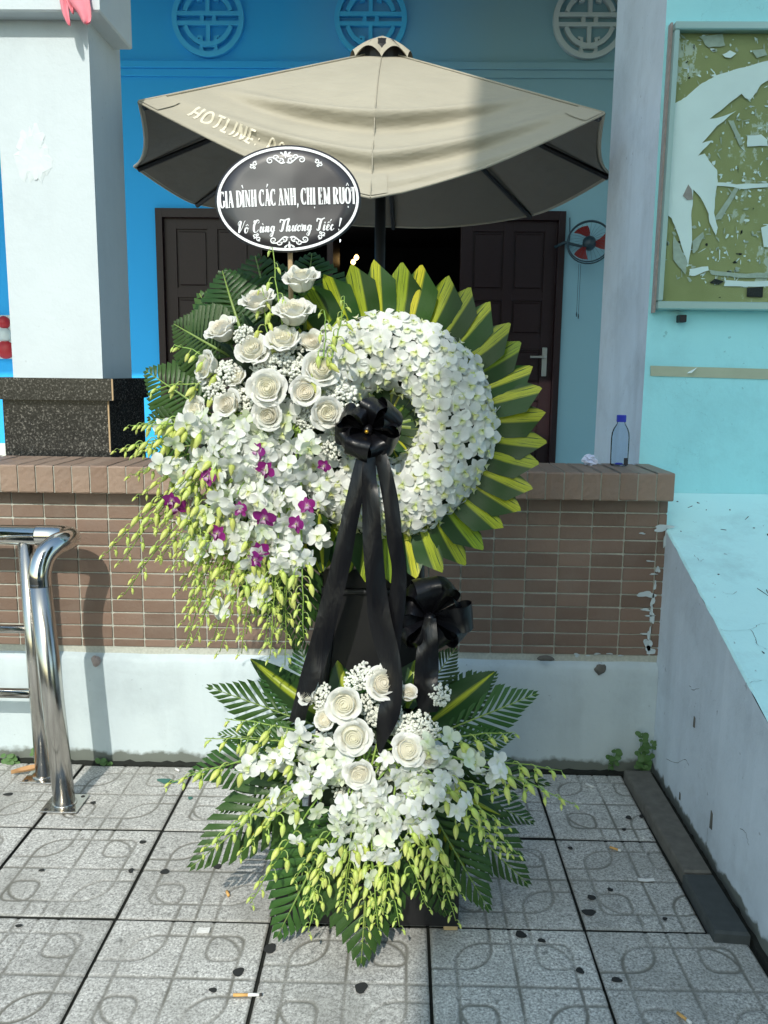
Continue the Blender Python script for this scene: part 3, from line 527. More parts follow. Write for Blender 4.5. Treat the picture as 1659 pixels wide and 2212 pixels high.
# --- kerb stones along the parapet
for nm, poly, matn, lab, h in (('kerb_stone', [(.813, 2.835), (.905, 2.835), (.900, 2.216), (.822, 2.216)], 'kerb_stone', 'long grey kerb stone lying along the foot of the stair parapet', .034), ('kerb_stone', [(.818, 2.210), (.902, 2.210), (.903, 1.95), (.815, 1.957)], 'kerb_stone_dark', 'short dark kerb stone lying nearest the viewer by the parapet', .030)):
    mb = MB(); n = 4; ins = [(sum(p[0] for p in poly)/4, sum(p[1] for p in poly)/4)]; cx, cy = ins[0]
    vs = [(x, y, -.01) for x, y in poly]+[(x, y, h-.006) for x, y in poly]+[(x+(cx-x)*.08, y+(.006 if y < cy else -.006), h) for x, y in poly]
    mb.add(vs, [(j, (j+1) % 4, 4*q+4+(j+1) % 4, 4*q+4+j) if q == 0 else (4+j, 4+(j+1) % 4, 8+(j+1) % 4, 8+j) for q in range(2) for j in range(4)]+[(8, 9, 10, 11)]); solo(nm, mb.mesh('kerb_stone', matn), lab, 'kerb stone', 'kerb stones beside the parapet')

# --- temple facade: wall, medallions, doors, unseen shade roof
fc = thing('temple_building', (0, FY, FLOOR), 'blue painted facade with dark panelled doors and round longevity medallions', 'building')
b_ = MB(); xs = [(-6, -2.04), (1.315, 6)]
for x0, x1 in xs: b_.box((x0, FY, FLOOR), (x1, FY+.2, 2.735))
b_.box((-6, FY, 2.735), (6, FY+.2, 5.2)); part(fc, 'wall', b_.mesh('wall', 'facade_paint'))
b_ = MB(); b_.box((-6, FY-.035, 3.80), (6, FY-.001, 3.855), bev=.006); b_.box((-6, FY-.02, 3.74), (6, FY-.001, 3.799), bev=.004); part(fc, 'moulding', b_.mesh('moulding', 'facade_paint'))
x = -5.9
while x < 5.9:
    if x+.4 < -2.07 or x > 1.33:
        b_ = MB(); b_.box((x, FY-.012, FLOOR), (x+.396, FY-.0005, .785), bev=.003); part(fc, 'skirting_tile', b_.mesh('skirting_tile', 'skirting'))
    x += .4
b_ = MB(); b_.box((-6, 3.60, 4.42), (6, FY, 4.6)); part(fc, 'shade_roof', b_.mesh('shade_roof', 'shade_roof_white'))  # unseen slab, its length set so its shadow covers the facade
b_ = MB(); b_.add([(-2.04, FY+.2, FLOOR), (1.315, FY+.2, FLOOR), (1.315, 10.5, FLOOR), (-2.04, 10.5, FLOOR)], [(0, 1, 2, 3)])
b_.add([(-2.04, FY+.2, FLOOR), (-2.04, 10.5, FLOOR), (-2.04, 10.5, 2.9), (-2.04, FY+.2, 2.9)], [(0, 1, 2, 3)]); b_.add([(1.315, FY+.2, FLOOR), (1.315, 10.5, FLOOR), (1.315, 10.5, 2.9), (1.315, FY+.2, 2.9)], [(0, 1, 2, 3)])
b_.add([(-2.04, 10.5, FLOOR), (1.315, 10.5, FLOOR), (1.315, 10.5, 2.9), (-2.04, 10.5, 2.9)], [(0, 1, 2, 3)]); b_.add([(-2.04, FY+.2, 2.9), (1.315, FY+.2, 2.9), (1.315, 10.5, 2.9), (-2.04, 10.5, 2.9)], [(0, 1, 2, 3)]); part(fc, 'dark_interior', b_.mesh('dark_interior', 'dark_room'))
b_ = MB(); b_.box((-2.04, FY-.03, FLOOR), (-1.985, FY+.19, 2.73)); b_.box((1.26, FY-.03, FLOOR), (1.315, FY+.19, 2.73)); b_.box((-1.984, FY-.03, 2.66), (1.259, FY+.19, 2.73)); part(fc, 'door_frame', b_.mesh('door_frame', 'door_wood'))
def leaf_door(x0, x1, rot=0, hinge=None):
    w_ = x1-x0; mb = MB(); mb.box((0, .02, 0), (w_, .055, 2.155)); d = None
    rails = [0, .15, .70, .84, 1.12, 1.24, 1.52, 1.60, 2.07, 2.155]
    cols = [0, .10, w_/2-.04, w_/2+.04, w_-.10, w_]
    for a, b2 in ((0, .10), (w_/2-.04, w_/2+.04), (w_-.10, w_)): mb.box((a, 0, 0), (b2, .0195, 2.155))
    for a, b2 in ((.10, w_/2-.04), (w_/2+.04, w_-.10)):
        for k in range(0, 10, 2): mb.box((a+.0005, .001, rails[k]), (b2-.0005, .0195, rails[k+1]))
    M = Matrix.Translation((x0, FY+.02, FLOOR+.005)); d = part(fc, 'door', mb.mesh('door', 'door_wood'), M)
    for a, b2 in ((.10, w_/2-.04), (w_/2+.04, w_-.10)):
        for k in range(1, 9, 2):
            p = MB(); p.box((a+.02, .006, rails[k]+.02), (b2-.02, .0195, rails[k+1]-.02), bev=.006); sub(d, 'door_panel', p.mesh('door_panel', 'door_wood'))
    return d, w_
leaf_door(-1.983, -1.18); d, w_ = leaf_door(.47, 1.258)
b_ = MB(); zz = .90; b_.box((w_-.085, -.012, zz), (w_-.045, -.0005, zz+.24), bev=.004); b_.tube([(w_-.065, -.01, zz+.16), (w_-.065, -.05, zz+.16), (w_-.075, -.055, zz+.16), (w_-.19, -.055, zz+.16)], .011, 8); sub(d, 'handle', b_.mesh('handle', 'brass_handle'))
dd = MB(); dd.box((0, 0, 0), (.05, .78, 2.155)); part(fc, 'door', dd.mesh('door', 'door_wood'), Matrix.Translation((-.64, FY+.1, FLOOR+.005)), 'door leaf folded open into the dark hall')
def medallion(cx, cz, rad, matn):
    mb = MB(); f = lambda x, y, t: (cx+x*rad, FY-t, cz+y*rad); T1 = .045
    def arc(r, a0, a1, w_, n=24): return [(r*math.cos(R_(a0+(a1-a0)*i/n)), r*math.sin(R_(a0+(a1-a0)*i/n))) for i in range(n+1)]
    mb.stroke(arc(.93, 0, 360, .13, 60)[:-1], .14, f, .001, T1, closed=True)
    for sgn in (1, -1):
        mb.stroke([(x, y*sgn) for x, y in arc(.66, 17, 163, .1)], .12, f, .001, T1-.002)
        bars = [([(-.9, .125), (.9, .125)], .11), ([(0, .17), (0, .62)], .11), ([(-.26, .46), (-.26, .22)], .0), ([(-.30, .47), (-.20, .47), (-.20, .74)], .09), ([(.30, .47), (.20, .47), (.20, .74)], .09), ([(-.21, .70), (.21, .70)], .08), ([(-.22, .74), (-.15, .9)], .10), ([(.22, .74), (.15, .9)], .10)]
        for i, (pts, wd) in enumerate(bars):
            if wd: mb.stroke([(x, y*sgn) for x, y in pts], wd, f, .001, T1-.004-.001*i)
    for x in (-.17, .17): mb.stroke([(x, -.07), (x, .07)], .11, f, .001, T1-.012)
    return mb.mesh('medallion', matn)
for cx, mm in ((-1.57, 'medallion_blue'), (-.285, 'medallion_blue'), (1.43, 'medallion_grey')): part(fc, 'medallion', medallion(cx, 4.163, .285, mm), None, 'grey round medallion' if mm.endswith('grey') else None)
b_ = MB(); b_.box((-6, YB, -.05), (.885, FY-.001, FLOOR)); b_.box((.885, 3.895, -.05), (6, FY-.001, FLOOR)); struct('yard_floor', b_.mesh('yard_floor', 'yard_tile'))
b_ = MB(); p = at(722, 538, 9.0); b_.tube([p+V((-.04, 0, -.10)), p+V((.05, 0, .10))], .022, 8); solo('tube_reflection', b_.mesh('tube_reflection', 'tube_glow'), 'short white tube lamp glowing inside the dark doorway', 'reflection')  # self-lit streak standing in for a tube's reflection
for (a, b2), lab in (((770, 556), 'upper of two tiny warm bulbs glowing in the dark doorway'), ((763, 566), 'lower of two tiny warm bulbs glowing in the dark doorway')):
    b_ = MB(); p = at(a, b2, 8.8); b_.lathe([(.004, -.03), (.022, -.015), (.026, .0), (.018, .018), (.004, .028)], 8, 0, Matrix.Translation(p)); solo('bulb', b_.mesh('bulb', 'lit_bulb', True), lab, 'bulb', 'warm bulbs in the doorway')

# --- fire alarm plate
al = thing('alarm_panel', (-3.33, FY, 1.65), 'white alarm plate with two red round units on the blue wall behind the pillar', 'alarm')
b_ = MB(); b_.box((-3.46, FY-.05, 1.50), (-3.21, FY-.001, 1.86), bev=.006); part(al, 'back_plate', b_.mesh('back_plate', 'alarm_white'))
for z, r, mn, nm in ((1.80, .048, 'alarm_red', 'bell'), (1.70, .055, 'alarm_white', 'beacon'), (1.575, .07, 'alarm_red', 'call_button')):
    b_ = MB(); b_.lathe([(r*1.08, 0), (r*1.08, .012), (r, .02), (r*.7, .04), (r*.15, .045)], 20, 0, Matrix.Translation((-3.33, FY-.05, z)) @ Matrix.Rotation(PI/2, 4, 'X')); part(al, nm, b_.mesh(nm, mn, True))
# --- wall fan
fn_ = thing('wall_fan', (1.48, FY, 2.46), 'wall mounted fan with red blades beside the right door', 'fan')
c = at(1273, 524, 7.0); nrm = V((-.25, -1, .25)).normalized(); MF = frame(c, nrm, (1, 0, 0))
mb = MB(); rr = .172
for z, r in ((.0, rr), (.03, rr*.97)): mb.tube([MF @ V((r*math.cos(2*PI*i/36), r*math.sin(2*PI*i/36), z)) for i in range(37)], .0062, 6, caps=False)
for i in range(26):
    a = 2*PI*i/26; mb.tube([MF @ V((rr*math.cos(a), rr*math.sin(a), .0)), MF @ V((.1*math.cos(a), .1*math.sin(a), .045)), MF @ V((.03*math.cos(a), .03*math.sin(a), .05))], .0009, 4, caps=False)
part(fn_, 'cage', mb.mesh('cage', 'fan_dark', True))
for i in range(3):
    a0 = R_(100+120*i); mb = MB()
    def bl(u, v, a0=a0):
        r = .03+.115*u; a = a0+(v-.5)*(.5+.9*u-.5*u*u)+u*.35; return MF @ V((r*math.cos(a), r*math.sin(a), .005+.03*(v-.5)))
    mb.grid(bl, 6, 5, uv=False); part(fn_, 'blade', mb.mesh('blade', 'fan_red', True))
mb = MB(); mb.lathe([(.045, -.06), (.055, -.02), (.052, .012), (.035, .03), (.01, .036)], 18, 0, MF); part(fn_, 'motor', mb.mesh('motor', 'fan_dark', True))
mb = MB(); mb.tube([c-nrm*.05, c+V((-.02, .1, -.02)), c+V((-.17, .14, .02)), c+V((-.24, FY-c.y-.01, -.01))], .012, 8); part(fn_, 'bracket', mb.mesh('bracket', 'fan_dark', True))
mb = MB()
for dx in (-.02, -.005):
    p = c+V((dx-.03, .12, -.15)); mb.tube([p, p+V((0, 0, -.40-dx))], .0018, 5)
    mb.lathe([(.003, -.02), (.006, 0), (.003, .02)], 6, 0, Matrix.Translation(p+V((0, 0, -.42-dx))))
mb.tube([at(1231, 470, FY-.01), at(1231, 510, FY-.01), at(1228, 540, FY-.01)], .004, 5); part(fn_, 'pull_cord', mb.mesh('pull_cord', 'fan_dark'))

# --- market umbrella behind the wall
UB = V((-.12, 4.43, FLOOR))
um = thing('market_umbrella', UB, 'large beige octagonal market umbrella opened in the yard behind the wall', 'umbrella')
APEX = at(827, 112, 4.43)
rimpx = {0: (800, 428, 3.30), 1: (300, 221, 3.57), -1: (1305, 246, 3.54), 2: (290, 360, 4.46), -2: (1322, 378, 4.42), 3: (420, 440, 5.33), -3: (1150, 465, 5.31), 4: (850, 490, 5.69)}
RIM = {k: at(*v) for k, v in rimpx.items()}; RIM[-4] = RIM[4]
def canopy_pt(k, s, t, plain=False):
    """sector between rim k and k+1; s apex->rim, t across"""
    A, B = RIM[k], RIM[k+1]
    def rib(j, s):
        p = APEX.lerp(RIM[j], s)
        if j == 0: p = p+V((0, -.10*math.sin(PI*min(1, s*1.15))*s, .10*math.sin(PI*s)))      # loose centre seam, its rib slipped
        return p
    p = rib(k, s).lerp(rib(k+1, s), t); e = 4*t*(1-t)
    p = p + V((0, 0, -.035*e*s*s)) + (V((UB.x, UB.y, p.z))-p)*(.03*e*s*s)
    if k in (-1, 0) and not plain:
        q = (1-t) if k == 0 else t                      # 1 at the loose centre seam
        g = math.sin(PI/2*min(1, q*1.3))
        for s0, wd, am in ((.68, .030, .062), (.85, .026, .055), (.95, .013, .016)):
            ss = s0+.05*(1-q); p = p + V((0, -1, .2))*am*g*(math.exp(-((s-ss)/wd)**2) - .5*math.exp(-((s-ss-wd*1.5)/wd)**2))
        p = p + V((0, -.012*g, 0))*math.sin(17*q+9*s)*max(0, s-.8)*5*.5
    return p
mb = MB()
for k in range(-4, 4): mb.grid(lambda s, t, k=k: canopy_pt(k, .07+.93*s, t), 96 if k in (-1, 0) else 40, 40 if k in (-1, 0) else 14, uv=False)
cano = part(um, 'canopy', mb.mesh('canopy', 'canopy_canvas', True))
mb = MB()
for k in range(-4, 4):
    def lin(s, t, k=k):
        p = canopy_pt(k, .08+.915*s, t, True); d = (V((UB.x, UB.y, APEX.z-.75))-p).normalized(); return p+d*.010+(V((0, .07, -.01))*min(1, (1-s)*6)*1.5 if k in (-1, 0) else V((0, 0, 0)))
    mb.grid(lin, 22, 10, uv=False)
sub(cano, 'underside_shade', mb.mesh('underside_shade', 'canopy_shade', True))  # added under-layer, underside shade put into its dark colour
mb = MB()
for k in range(-4, 4): mb.tube([canopy_pt(k, 1.0, t/8)+V((0, -.002, 0)) for t in range(9)], .0055, 6, caps=False)
for k in range(-3, 5):
    if k != 0: mb.tube([canopy_pt(k if k < 4 else -4, s, 0)+V((0, 0, .004)) for s in (.07, .3, .6, 1)], .005, 5)
    else: mb.tube([canopy_pt(0, s/20, 0)+V((0, -.002, .002)) for s in range(2, 21)], .0022, 4)
sub(cano, 'hem', mb.mesh('hem', 'canopy_canvas', True))
for k in (1, -1, 0):                                    # corner pockets
    mb = MB()
    for kk_, t0 in ((k, 0), (k-1, 1)):
        mb.grid(lambda s, t, kk_=kk_, t0=t0: canopy_pt(kk_, .91+.085*s, (t*.07 if t0 == 0 else 1-.07*t))+V((0, -.003, .004)), 4, 3, uv=False)
    sub(cano, 'corner_pocket', mb.mesh('corner_pocket', 'canopy_canvas', True))
for k in (-4, -3, -2, -1, 1, 2, 3):
    mb = MB(); P0, P1 = APEX+V((0, 0, -.05)), RIM[k]; pts = [P0.lerp(P1, s)+V((0, 0, -.022)) for s in (.04, .35, .7, .985)]; mb.tube(pts, .013, 6); part(um, 'rib', mb.mesh('rib', 'black_metal'))
    mb = MB(); mb.tube([V((UB.x, UB.y, APEX.z-.62)), P0.lerp(P1, .5)+V((0, 0, -.03))], .010, 6); part(um, 'strut', mb.mesh('strut', 'black_metal'))
mb = MB(); mb.tube([UB, V((UB.x+.0, UB.y, APEX.z+.05))], .027, 12); part(um, 'pole', mb.mesh('pole', 'black_metal', True))
mb = MB(); mb.lathe([(.045, -.05), (.06, -.03), (.06, .03), (.045, .05)], 12, 0, Matrix.Translation((UB.x, UB.y, APEX.z-.62))); part(um, 'hub', mb.mesh('hub', 'black_metal')); mb = MB(); mb.lathe([(.27, .001), (.28, .05), (.2, .09), (.05, .1)], 24, 0, Matrix.Translation(UB)); part(um, 'base_weight', mb.mesh('base_weight', 'black_metal'))
CT = at(826, 77, 4.43); mb = MB()
def vent(q, a):
    k = int(a*8+1e-9) % 8-4; t = (a*8) % 1; e = canopy_pt(k, .135, t, True)+V((0, -.004, .004+.050*math.sin(PI*t)**.8)); p = CT.lerp(e, q); return p+V((0, 0, .010*math.sin(PI*q)))+(e-CT)*(.04*math.sin(PI*q))
mb.grid(vent, 9, 96, uv=False); part(um, 'vent_cap', mb.mesh('vent_cap', 'canopy_canvas', True))
mb = MB(); mb.lathe([(.11, -.15), (.115, -.075), (.07, -.035), (.02, -.02)], 24, 0, Matrix.Translation((CT.x, UB.y, CT.z))); part(um, 'vent_mesh', mb.mesh('vent_mesh', 'black_metal'))

# --- display case on the pier
dc = thing('display_case', (1.4, YB, 1.65), 'glazed wall case with an olive board and torn white posters', 'display case')
X0, X1, Z0, Z1 = .908, 2.05, 1.655, 2.605; YFc = YB-.055
for lo, hi in (((X0, YFc, Z0), (X1, YB-.001, Z0+.028)), ((X0, YFc, Z1-.026), (X1, YB-.001, Z1)), ((X0, YFc, Z0+.0285), (X0+.016, YB-.001, Z1-.0265)), ((X1-.024, YFc, Z0+.0285), (X1, YB-.001, Z1-.0265))):
    b_ = MB(); b_.box(lo, hi, bev=.004); part(dc, 'frame_bar', b_.mesh('frame_bar', 'teal_alu'))
b_ = MB(); b_.box((X0-.008, YB-.03, Z0-.01), (X0-.0005, YB-.001, Z1+.004)); part(dc, 'side_strip', b_.mesh('side_strip', 'rust_strip'))
YBD = YB-.018
b_ = MB(); b_.box((X0+.0165, YBD, Z0+.0285), (X1-.0245, YB-.002, Z1-.026)); bd = part(dc, 'back_board', b_.mesh('back_board', 'olive_board'))
def cs(x, y, d=.004): return at((1600+x/2.909)*.864, (40+y/2.909)*.864, YBD-d)
def sheet(poly, matn, name, d=.004, th=.0008, label=None):
    mb = MB(); P = [cs(x, y, d) for x, y in poly]; n = len(P)
    mb.add([p for p in P]+[p-V((0, th, 0)) for p in P], [tuple(range(n, 2*n))]+[(i, (i+1) % n, n+(i+1) % n, n+i) for i in range(n)]); return part(dc, name, mb.mesh(name, matn), None, label)
def jag(poly, amp=4, n=3, seed=1):
    r = random.Random(seed); out = []
    for i, p in enumerate(poly):
        q = poly[(i+1) % len(poly)]
        for k in range(n): out.append((p[0]+(q[0]-p[0])*k/n+(r.uniform(-amp, amp) if k else 0), p[1]+(q[1]-p[1])*k/n+(r.uniform(-amp, amp) if k else 0)))
    return out
big = [(250, 640), (300, 612), (350, 575), (430, 505), (500, 462), (560, 430), (680, 392), (800, 362), (931, 325), (1200, 300), (1200, 420), (931, 470), (880, 500), (850, 550), (800, 612), (770, 600), (740, 565), (620, 660), (505, 750), (560, 742), (700, 690), (560, 800), (450, 925), (525, 905), (420, 1020), (470, 1000), (500, 1050), (560, 1120), (566, 1200), (545, 1330), (538, 1430), (566, 1540), (552, 1595), (505, 1500), (500, 1440), (440, 1320), (388, 1262), (385, 1335), (372, 1450), (378, 1640), (350, 1815), (310, 1700), (265, 1560), (230, 1470), (185, 1437), (205, 1100), (232, 850)]
sheet(jag(big, 3, 3, 4), 'torn_paper', 'torn_poster', .006)
hole = [(352, 1225), (375, 1262), (385, 1335), (345, 1338), (312, 1308)]; sheet(hole, 'rust_strip', 'poster_hole', .0085)
sheet(jag([(880, 1540), (931, 1520), (1100, 1500), (1100, 1700), (900, 1680)], 6, 3, 3), 'torn_paper', 'torn_poster', .005)
sheet([(778, 1978), (896, 1970), (892, 2046), (776, 2042)], 'black_scrap', 'black_sticker', .005)
sheet(jag([(640, 760), (680, 760), (750, 930), (725, 945)], 3, 3, 9), 'old_paper', 'tape_scrap', .004)
sheet(jag([(690, 1245), (725, 1240), (590, 1480), (535, 1480)], 4, 3, 10), 'old_paper', 'tape_scrap', .004)
sheet(jag([(430, 150), (600, 130), (620, 215), (500, 230)], 6, 3, 11), 'old_paper', 'poster_scrap', .004)
sheet(jag([(600, 280), (640, 262), (655, 250), (700, 272), (660, 305), (620, 300)], 3, 2, 12), 'torn_paper', 'poster_scrap', .005)
sheet(jag([(815, 250), (905, 240), (925, 285), (850, 305)], 4, 2, 13), 'old_paper', 'poster_scrap', .005)
sheet(jag([(780, 870), (880, 860), (925, 900), (930, 945), (780, 950)], 5, 3, 14), 'torn_paper', 'poster_scrap', .005)
sheet(jag([(560, 1210), (700, 1225), (931, 1215), (931, 1245), (760, 1260), (640, 1240), (560, 1235)], 4, 3, 15), 'torn_paper', 'poster_scrap', .005)
sheet(jag([(380, 1640), (460, 1570), (468, 1600), (420, 1700), (385, 1725)], 5, 3, 16), 'old_paper', 'poster_scrap', .005)
sheet(jag([(245, 1590), (300, 1700), (345, 1800), (330, 1880), (240, 1770)], 5, 3, 17), 'old_paper', 'poster_scrap', .0045)
sheet(jag([(360, 1840), (495, 1820), (500, 1850), (400, 1890), (360, 1885)], 5, 3, 18), 'torn_paper', 'poster_scrap', .0045)
sheet(jag([(500, 1845), (700, 1870), (931, 1870), (931, 1905), (720, 1905), (520, 1880)], 5, 3, 19), 'old_paper', 'poster_scrap', .0045)
sheet(jag([(620, 1920), (830, 1930), (1000, 1920), (1000, 1965), (830, 1970), (610, 1965)], 4, 3, 20), 'torn_paper', 'poster_scrap', .0045)
sheet(jag([(505, 1940), (545, 1910), (610, 1930), (570, 1955)], 5, 2, 21), 'black_scrap', 'poster_scrap', .005)
for nm, matn, n, sd, box in (('paper_flecks', 'torn_paper', 230, 1, (250, 130, 1150, 1980)), ('paper_flecks', 'old_paper', 190, 2, (180, 130, 1150, 2000)), ('dark_flecks', 'black_scrap', 22, 3, (150, 100, 1000, 2050))):
    r = random.Random(sd); mb = MB(); c = 0
    while c < n:
        x, y = r.uniform(box[0], box[2]), r.uniform(box[1], box[3])
        if x < 560-(y-900)*0.02 and 500 < y < 1500 and matn != 'black_scrap' and x < 480: continue
        sx, sy = r.uniform(4, 26), r.uniform(3, 14)
        if r.random() < .3: sx, sy = r.uniform(3, 7), r.uniform(10, 40)
        ro = r.uniform(0, PI); rad_ = [r.uniform(.45, 1.15) for _ in range(9)]; pl_ = [(sx*rad_[k]*math.cos(2*PI*k/9), sy*rad_[k]*math.sin(2*PI*k/9)) for k in range(9)]; ro = ro if r.random() < .5 else 0; poly = [(x+a*math.cos(ro)-b2*math.sin(ro), y+a*math.sin(ro)+b2*math.cos(ro)) for a, b2 in pl_]; P = [cs(a, b2, .003) for a, b2 in poly]
        if all(X0+.02 < p.x < X1-.03 and Z0+.035 < p.z < Z1-.03 for p in P): mb.add(P+[p-V((0, .0006, 0)) for p in P], [tuple(range(9, 18))]+[(i, (i+1) % 9, 9+(i+1) % 9, 9+i) for i in range(9)])
        c += 1
    part(dc, nm, mb.mesh(nm, matn), None, None, 'stuff')
b_ = MB(); b_.box((X0+.012, YFc+.020, Z0+.014), (X1-.012, YFc+.024, Z1-.013)); part(dc, 'glass_pane', b_.mesh('glass_pane', 'pane_glass'))
b_ = MB(); p = at(1704*.864, 792*.864, YB-.02); b_.box(p+V((-.012, -.02, -.02)), p+V((.012, .019, .006)), bev=.002); part(dc, 'lock', b_.mesh('lock', 'black_metal'))

# --- bottle and crumpled paper on the coping
CT_Z = 1.096
bp_ = V((.795, 3.075, CT_Z)); bt = thing('water_bottle', bp_, 'empty clear plastic bottle with a blue cap standing on the brick coping', 'bottle')
prof = [(.026, 0), (.0315, .004), (.032, .03), (.0325, .07), (.0325, .10), (.031, .118), (.026, .134), (.018, .147), (.0145, .153), (.0145, .160)]
mb = MB(); mb.lathe(prof, 28, 0, Matrix.Translation(bp_)); part(bt, 'bottle_body', mb.mesh('bottle_body', 'bottle_clear', True))
mb = MB(); mb.lathe([(.0165, .159), (.0172, .161), (.0172, .181), (.016, .1835), (.004, .184)], 24, 0, Matrix.Translation(bp_)); part(bt, 'cap', mb.mesh('cap', 'blue_cap', False))
mb = MB(); mb.grid(lambda a, t: bp_+V((.0332*math.cos(R_(-75+32*a)), .0332*math.sin(R_(-75+32*a)), .004+.027*t)), 5, 2, uv=False); part(bt, 'label', mb.mesh('label', 'dark_label'))
mb = MB(); mb.lathe([(.001, .0045), (.016, .0055), (.012, .010), (.001, .0105)], 14, 0, Matrix.Translation(bp_)); part(bt, 'base_dimple', mb.mesh('base_dimple', 'blue_cap', True))
pp_ = V((.690, 3.085, CT_Z)); mb = MB(); r = random.Random(5); n, mm = 9, 14; vs = []
for i in range(n):
    for j in range(mm):
        th = PI*(i+.5)/n; ph = 2*PI*j/mm; q = .021*(1+r.uniform(-.34, .34)); vs.append(pp_+V((q*math.sin(th)*math.cos(ph)*1.2, q*math.sin(th)*math.sin(ph), .018+q*math.cos(th)*.85)))
mb.add(vs, [(i*mm+j, i*mm+(j+1) % mm, (i+1)*mm+(j+1) % mm, (i+1)*mm+j) for i in range(n-1) for j in range(mm)]+[tuple(range(mm))[::-1], tuple((n-1)*mm+j for j in range(mm))]); solo('paper_ball', mb.mesh('paper_ball', 'paper_white'), 'crumpled ball of bluish white paper on the brick coping', 'paper')

# --- stainless steel barrier, left
rl = thing('steel_barrier', (-1.15, 2.66, 0), 'polished stainless steel tube barrier standing on the pavement at the left', 'barrier')
def arc3(c, u, v, r, a0, a1, n=12): return [V(c)+V(u)*r*math.cos(R_(a0+(a1-a0)*i/n))+V(v)*r*math.sin(R_(a0+(a1-a0)*i/n)) for i in range(n+1)]
yf, yb, zt = 2.571, 2.759, .868; rf = .115
pts = [V((-1.093, yf, 0)), V((-1.114, yf, .38)), V((-1.134, yf, .752))]
mbp = MB(); mbp.tube(pts, .0345, 24); part(rl, 'post', mbp.mesh('post', 'steel_post', True))
el = smooth_pts([(-1.1335, yf, .742), (-1.1345, yf+.004, .785), (-1.126, yf+.026, .832), (-1.107, yf+.062, .860), (-1.089, yf+.105, .868), (-1.090, yf+.148, .869), (-1.114, yf+.178, .868), (-1.155, yf+.188, .868), (-1.215, yb, .868)], 6)
mbp = MB(); mbp.tube(el, .0350, 24, caps=False); part(rl, 'elbow', mbp.mesh('elbow', 'steel', True))
mbp = MB(); mbp.tube([(-1.19, yb, zt), (-3.2, yb, zt)], .0335, 20); part(rl, 'top_rail', mbp.mesh('top_rail', 'steel', True))
mbp = MB(); mbp.tube([(-1.242, yb, 0), (-1.258, yb, zt-.02)], .027, 20); part(rl, 'post', mbp.mesh('post', 'steel_post', True))
mbp = MB(); mbp.tube([(-2.9, yb, 0), (-2.9, yb, zt-.02)], .027, 20); part(rl, 'post', mbp.mesh('post', 'steel_post', True))
for z, r in ((.54, .0145), (.309, .0175)): mbp = MB(); mbp.tube([(-1.25, yb, z), (-3.2, yb, z)], r, 16); part(rl, 'cross_bar', mbp.mesh('cross_bar', 'steel', True))
for x, y, s in ((-1.093, yf, .060), (-1.242, yb, .058)):
    mbp = MB(); mbp.box((x-s, y-s, .0005), (x+s, y+s, .0065), bev=.0012); bpq = part(rl, 'base_plate', mbp.mesh('base_plate', 'steel_post'))
    for i in (-1, 1):
        for j in (-1, 1): q = MB(); q.lathe([(.007, .0066), (.007, .0072), (.001, .0072)], 10, 0, Matrix.Translation((x+i*s*.74, y+j*s*.74, 0))); sub(bpq, 'bolt_hole', q.mesh('bolt_hole', 'stain_black'))
    q = MB(); q.lathe([(.040, .0066), (.038, .011), (.034, .012)], 24, 0, Matrix.Translation((x, y, 0))); sub(bpq, 'weld', q.mesh('weld', 'steel_post', True))

# --- weeds, dry leaf, litter
def weed(px, py, Y, h, n, label, seed):
    r = random.Random(seed); p0 = at(px, py, Y); p0.z = max(p0.z, -.005); t = thing('weed', p0, label, 'weed', 'weeds at the foot of the wall'); mb = MB(); lm = MB()
    for s in range(n):
        hh = h*r.uniform(.35, 1); a = p0+V((r.uniform(-.012, .012), r.uniform(-.006, .004), 0)); e = a+V((r.uniform(-.25, .25)*hh, r.uniform(-.12, .02)*hh, hh)); m_ = a.lerp(e, .5)+V((r.uniform(-.08, .08)*hh, 0, 0)); mb.tube([a, m_, e], [.0014, .0011, .0006], 5)
        for q in range(max(3, int(hh/.014))):
            f = r.uniform(.15, 1); c = a.lerp(e, f); d = V((r.choice((-1, 1))*r.uniform(.4, 1), r.uniform(-1, .1), r.uniform(-.1, .5))).normalized(); L_ = r.uniform(.011, .021); c2 = c+d*L_*.7; z = V((r.uniform(-.4, .4), -1, r.uniform(.2, 1))).normalized(); Mx = frame(c2, z, d)
            poly = [(L_*.62*math.cos(2*PI*k/9), L_*.5*math.sin(2*PI*k/9)) for k in range(9)]; lm.add([Mx @ V((x, y, .0012*(x/L_)**2)) for x, y in poly]+[Mx @ V((0, 0, .0014))], [(k, (k+1) % 9, 9) for k in range(9)]); mb.tube([c, c2], .0005, 4)
    part(t, 'stem', mb.mesh('stem', 'weed_green')); part(t, 'foliage', lm.mesh('foliage', 'weed_green', True), None, None, 'stuff')
weed(1318, 1664, 2.855, .125, 4, 'small green weed with one tall stem at the wall foot, left of the corner', 1)
weed(1390, 1668, 2.85, .15, 8, 'bushy round leaved weed growing in the corner by the kerb stone', 2)
weed(24, 1652, 2.86, .05, 8, 'low clump of weeds by the wall left of the barrier posts', 3)
weed(226, 1650, 2.865, .018, 4, 'tiny seedling at the wall foot just right of the barrier', 5); weed(78, 1645, 2.86, .07, 3, 'thin weed with a bent blade behind the rear barrier post', 6)
p = atz(62, 1672, 0.004); mb = MB()
mb.grid(lambda a, t: p+V(((a-.5)*.11, (t-.5)*.04*math.sin(PI*min(1, max(.02, a)))+(a-.5)*.03, .006+.014*(2*t-1)**2+.01*a)), 10, 6, uv=False); solo('dry_leaf', mb.mesh('dry_leaf', 'dry_leaf', True), 'dry orange brown leaf lying by the rear barrier post', 'leaf')
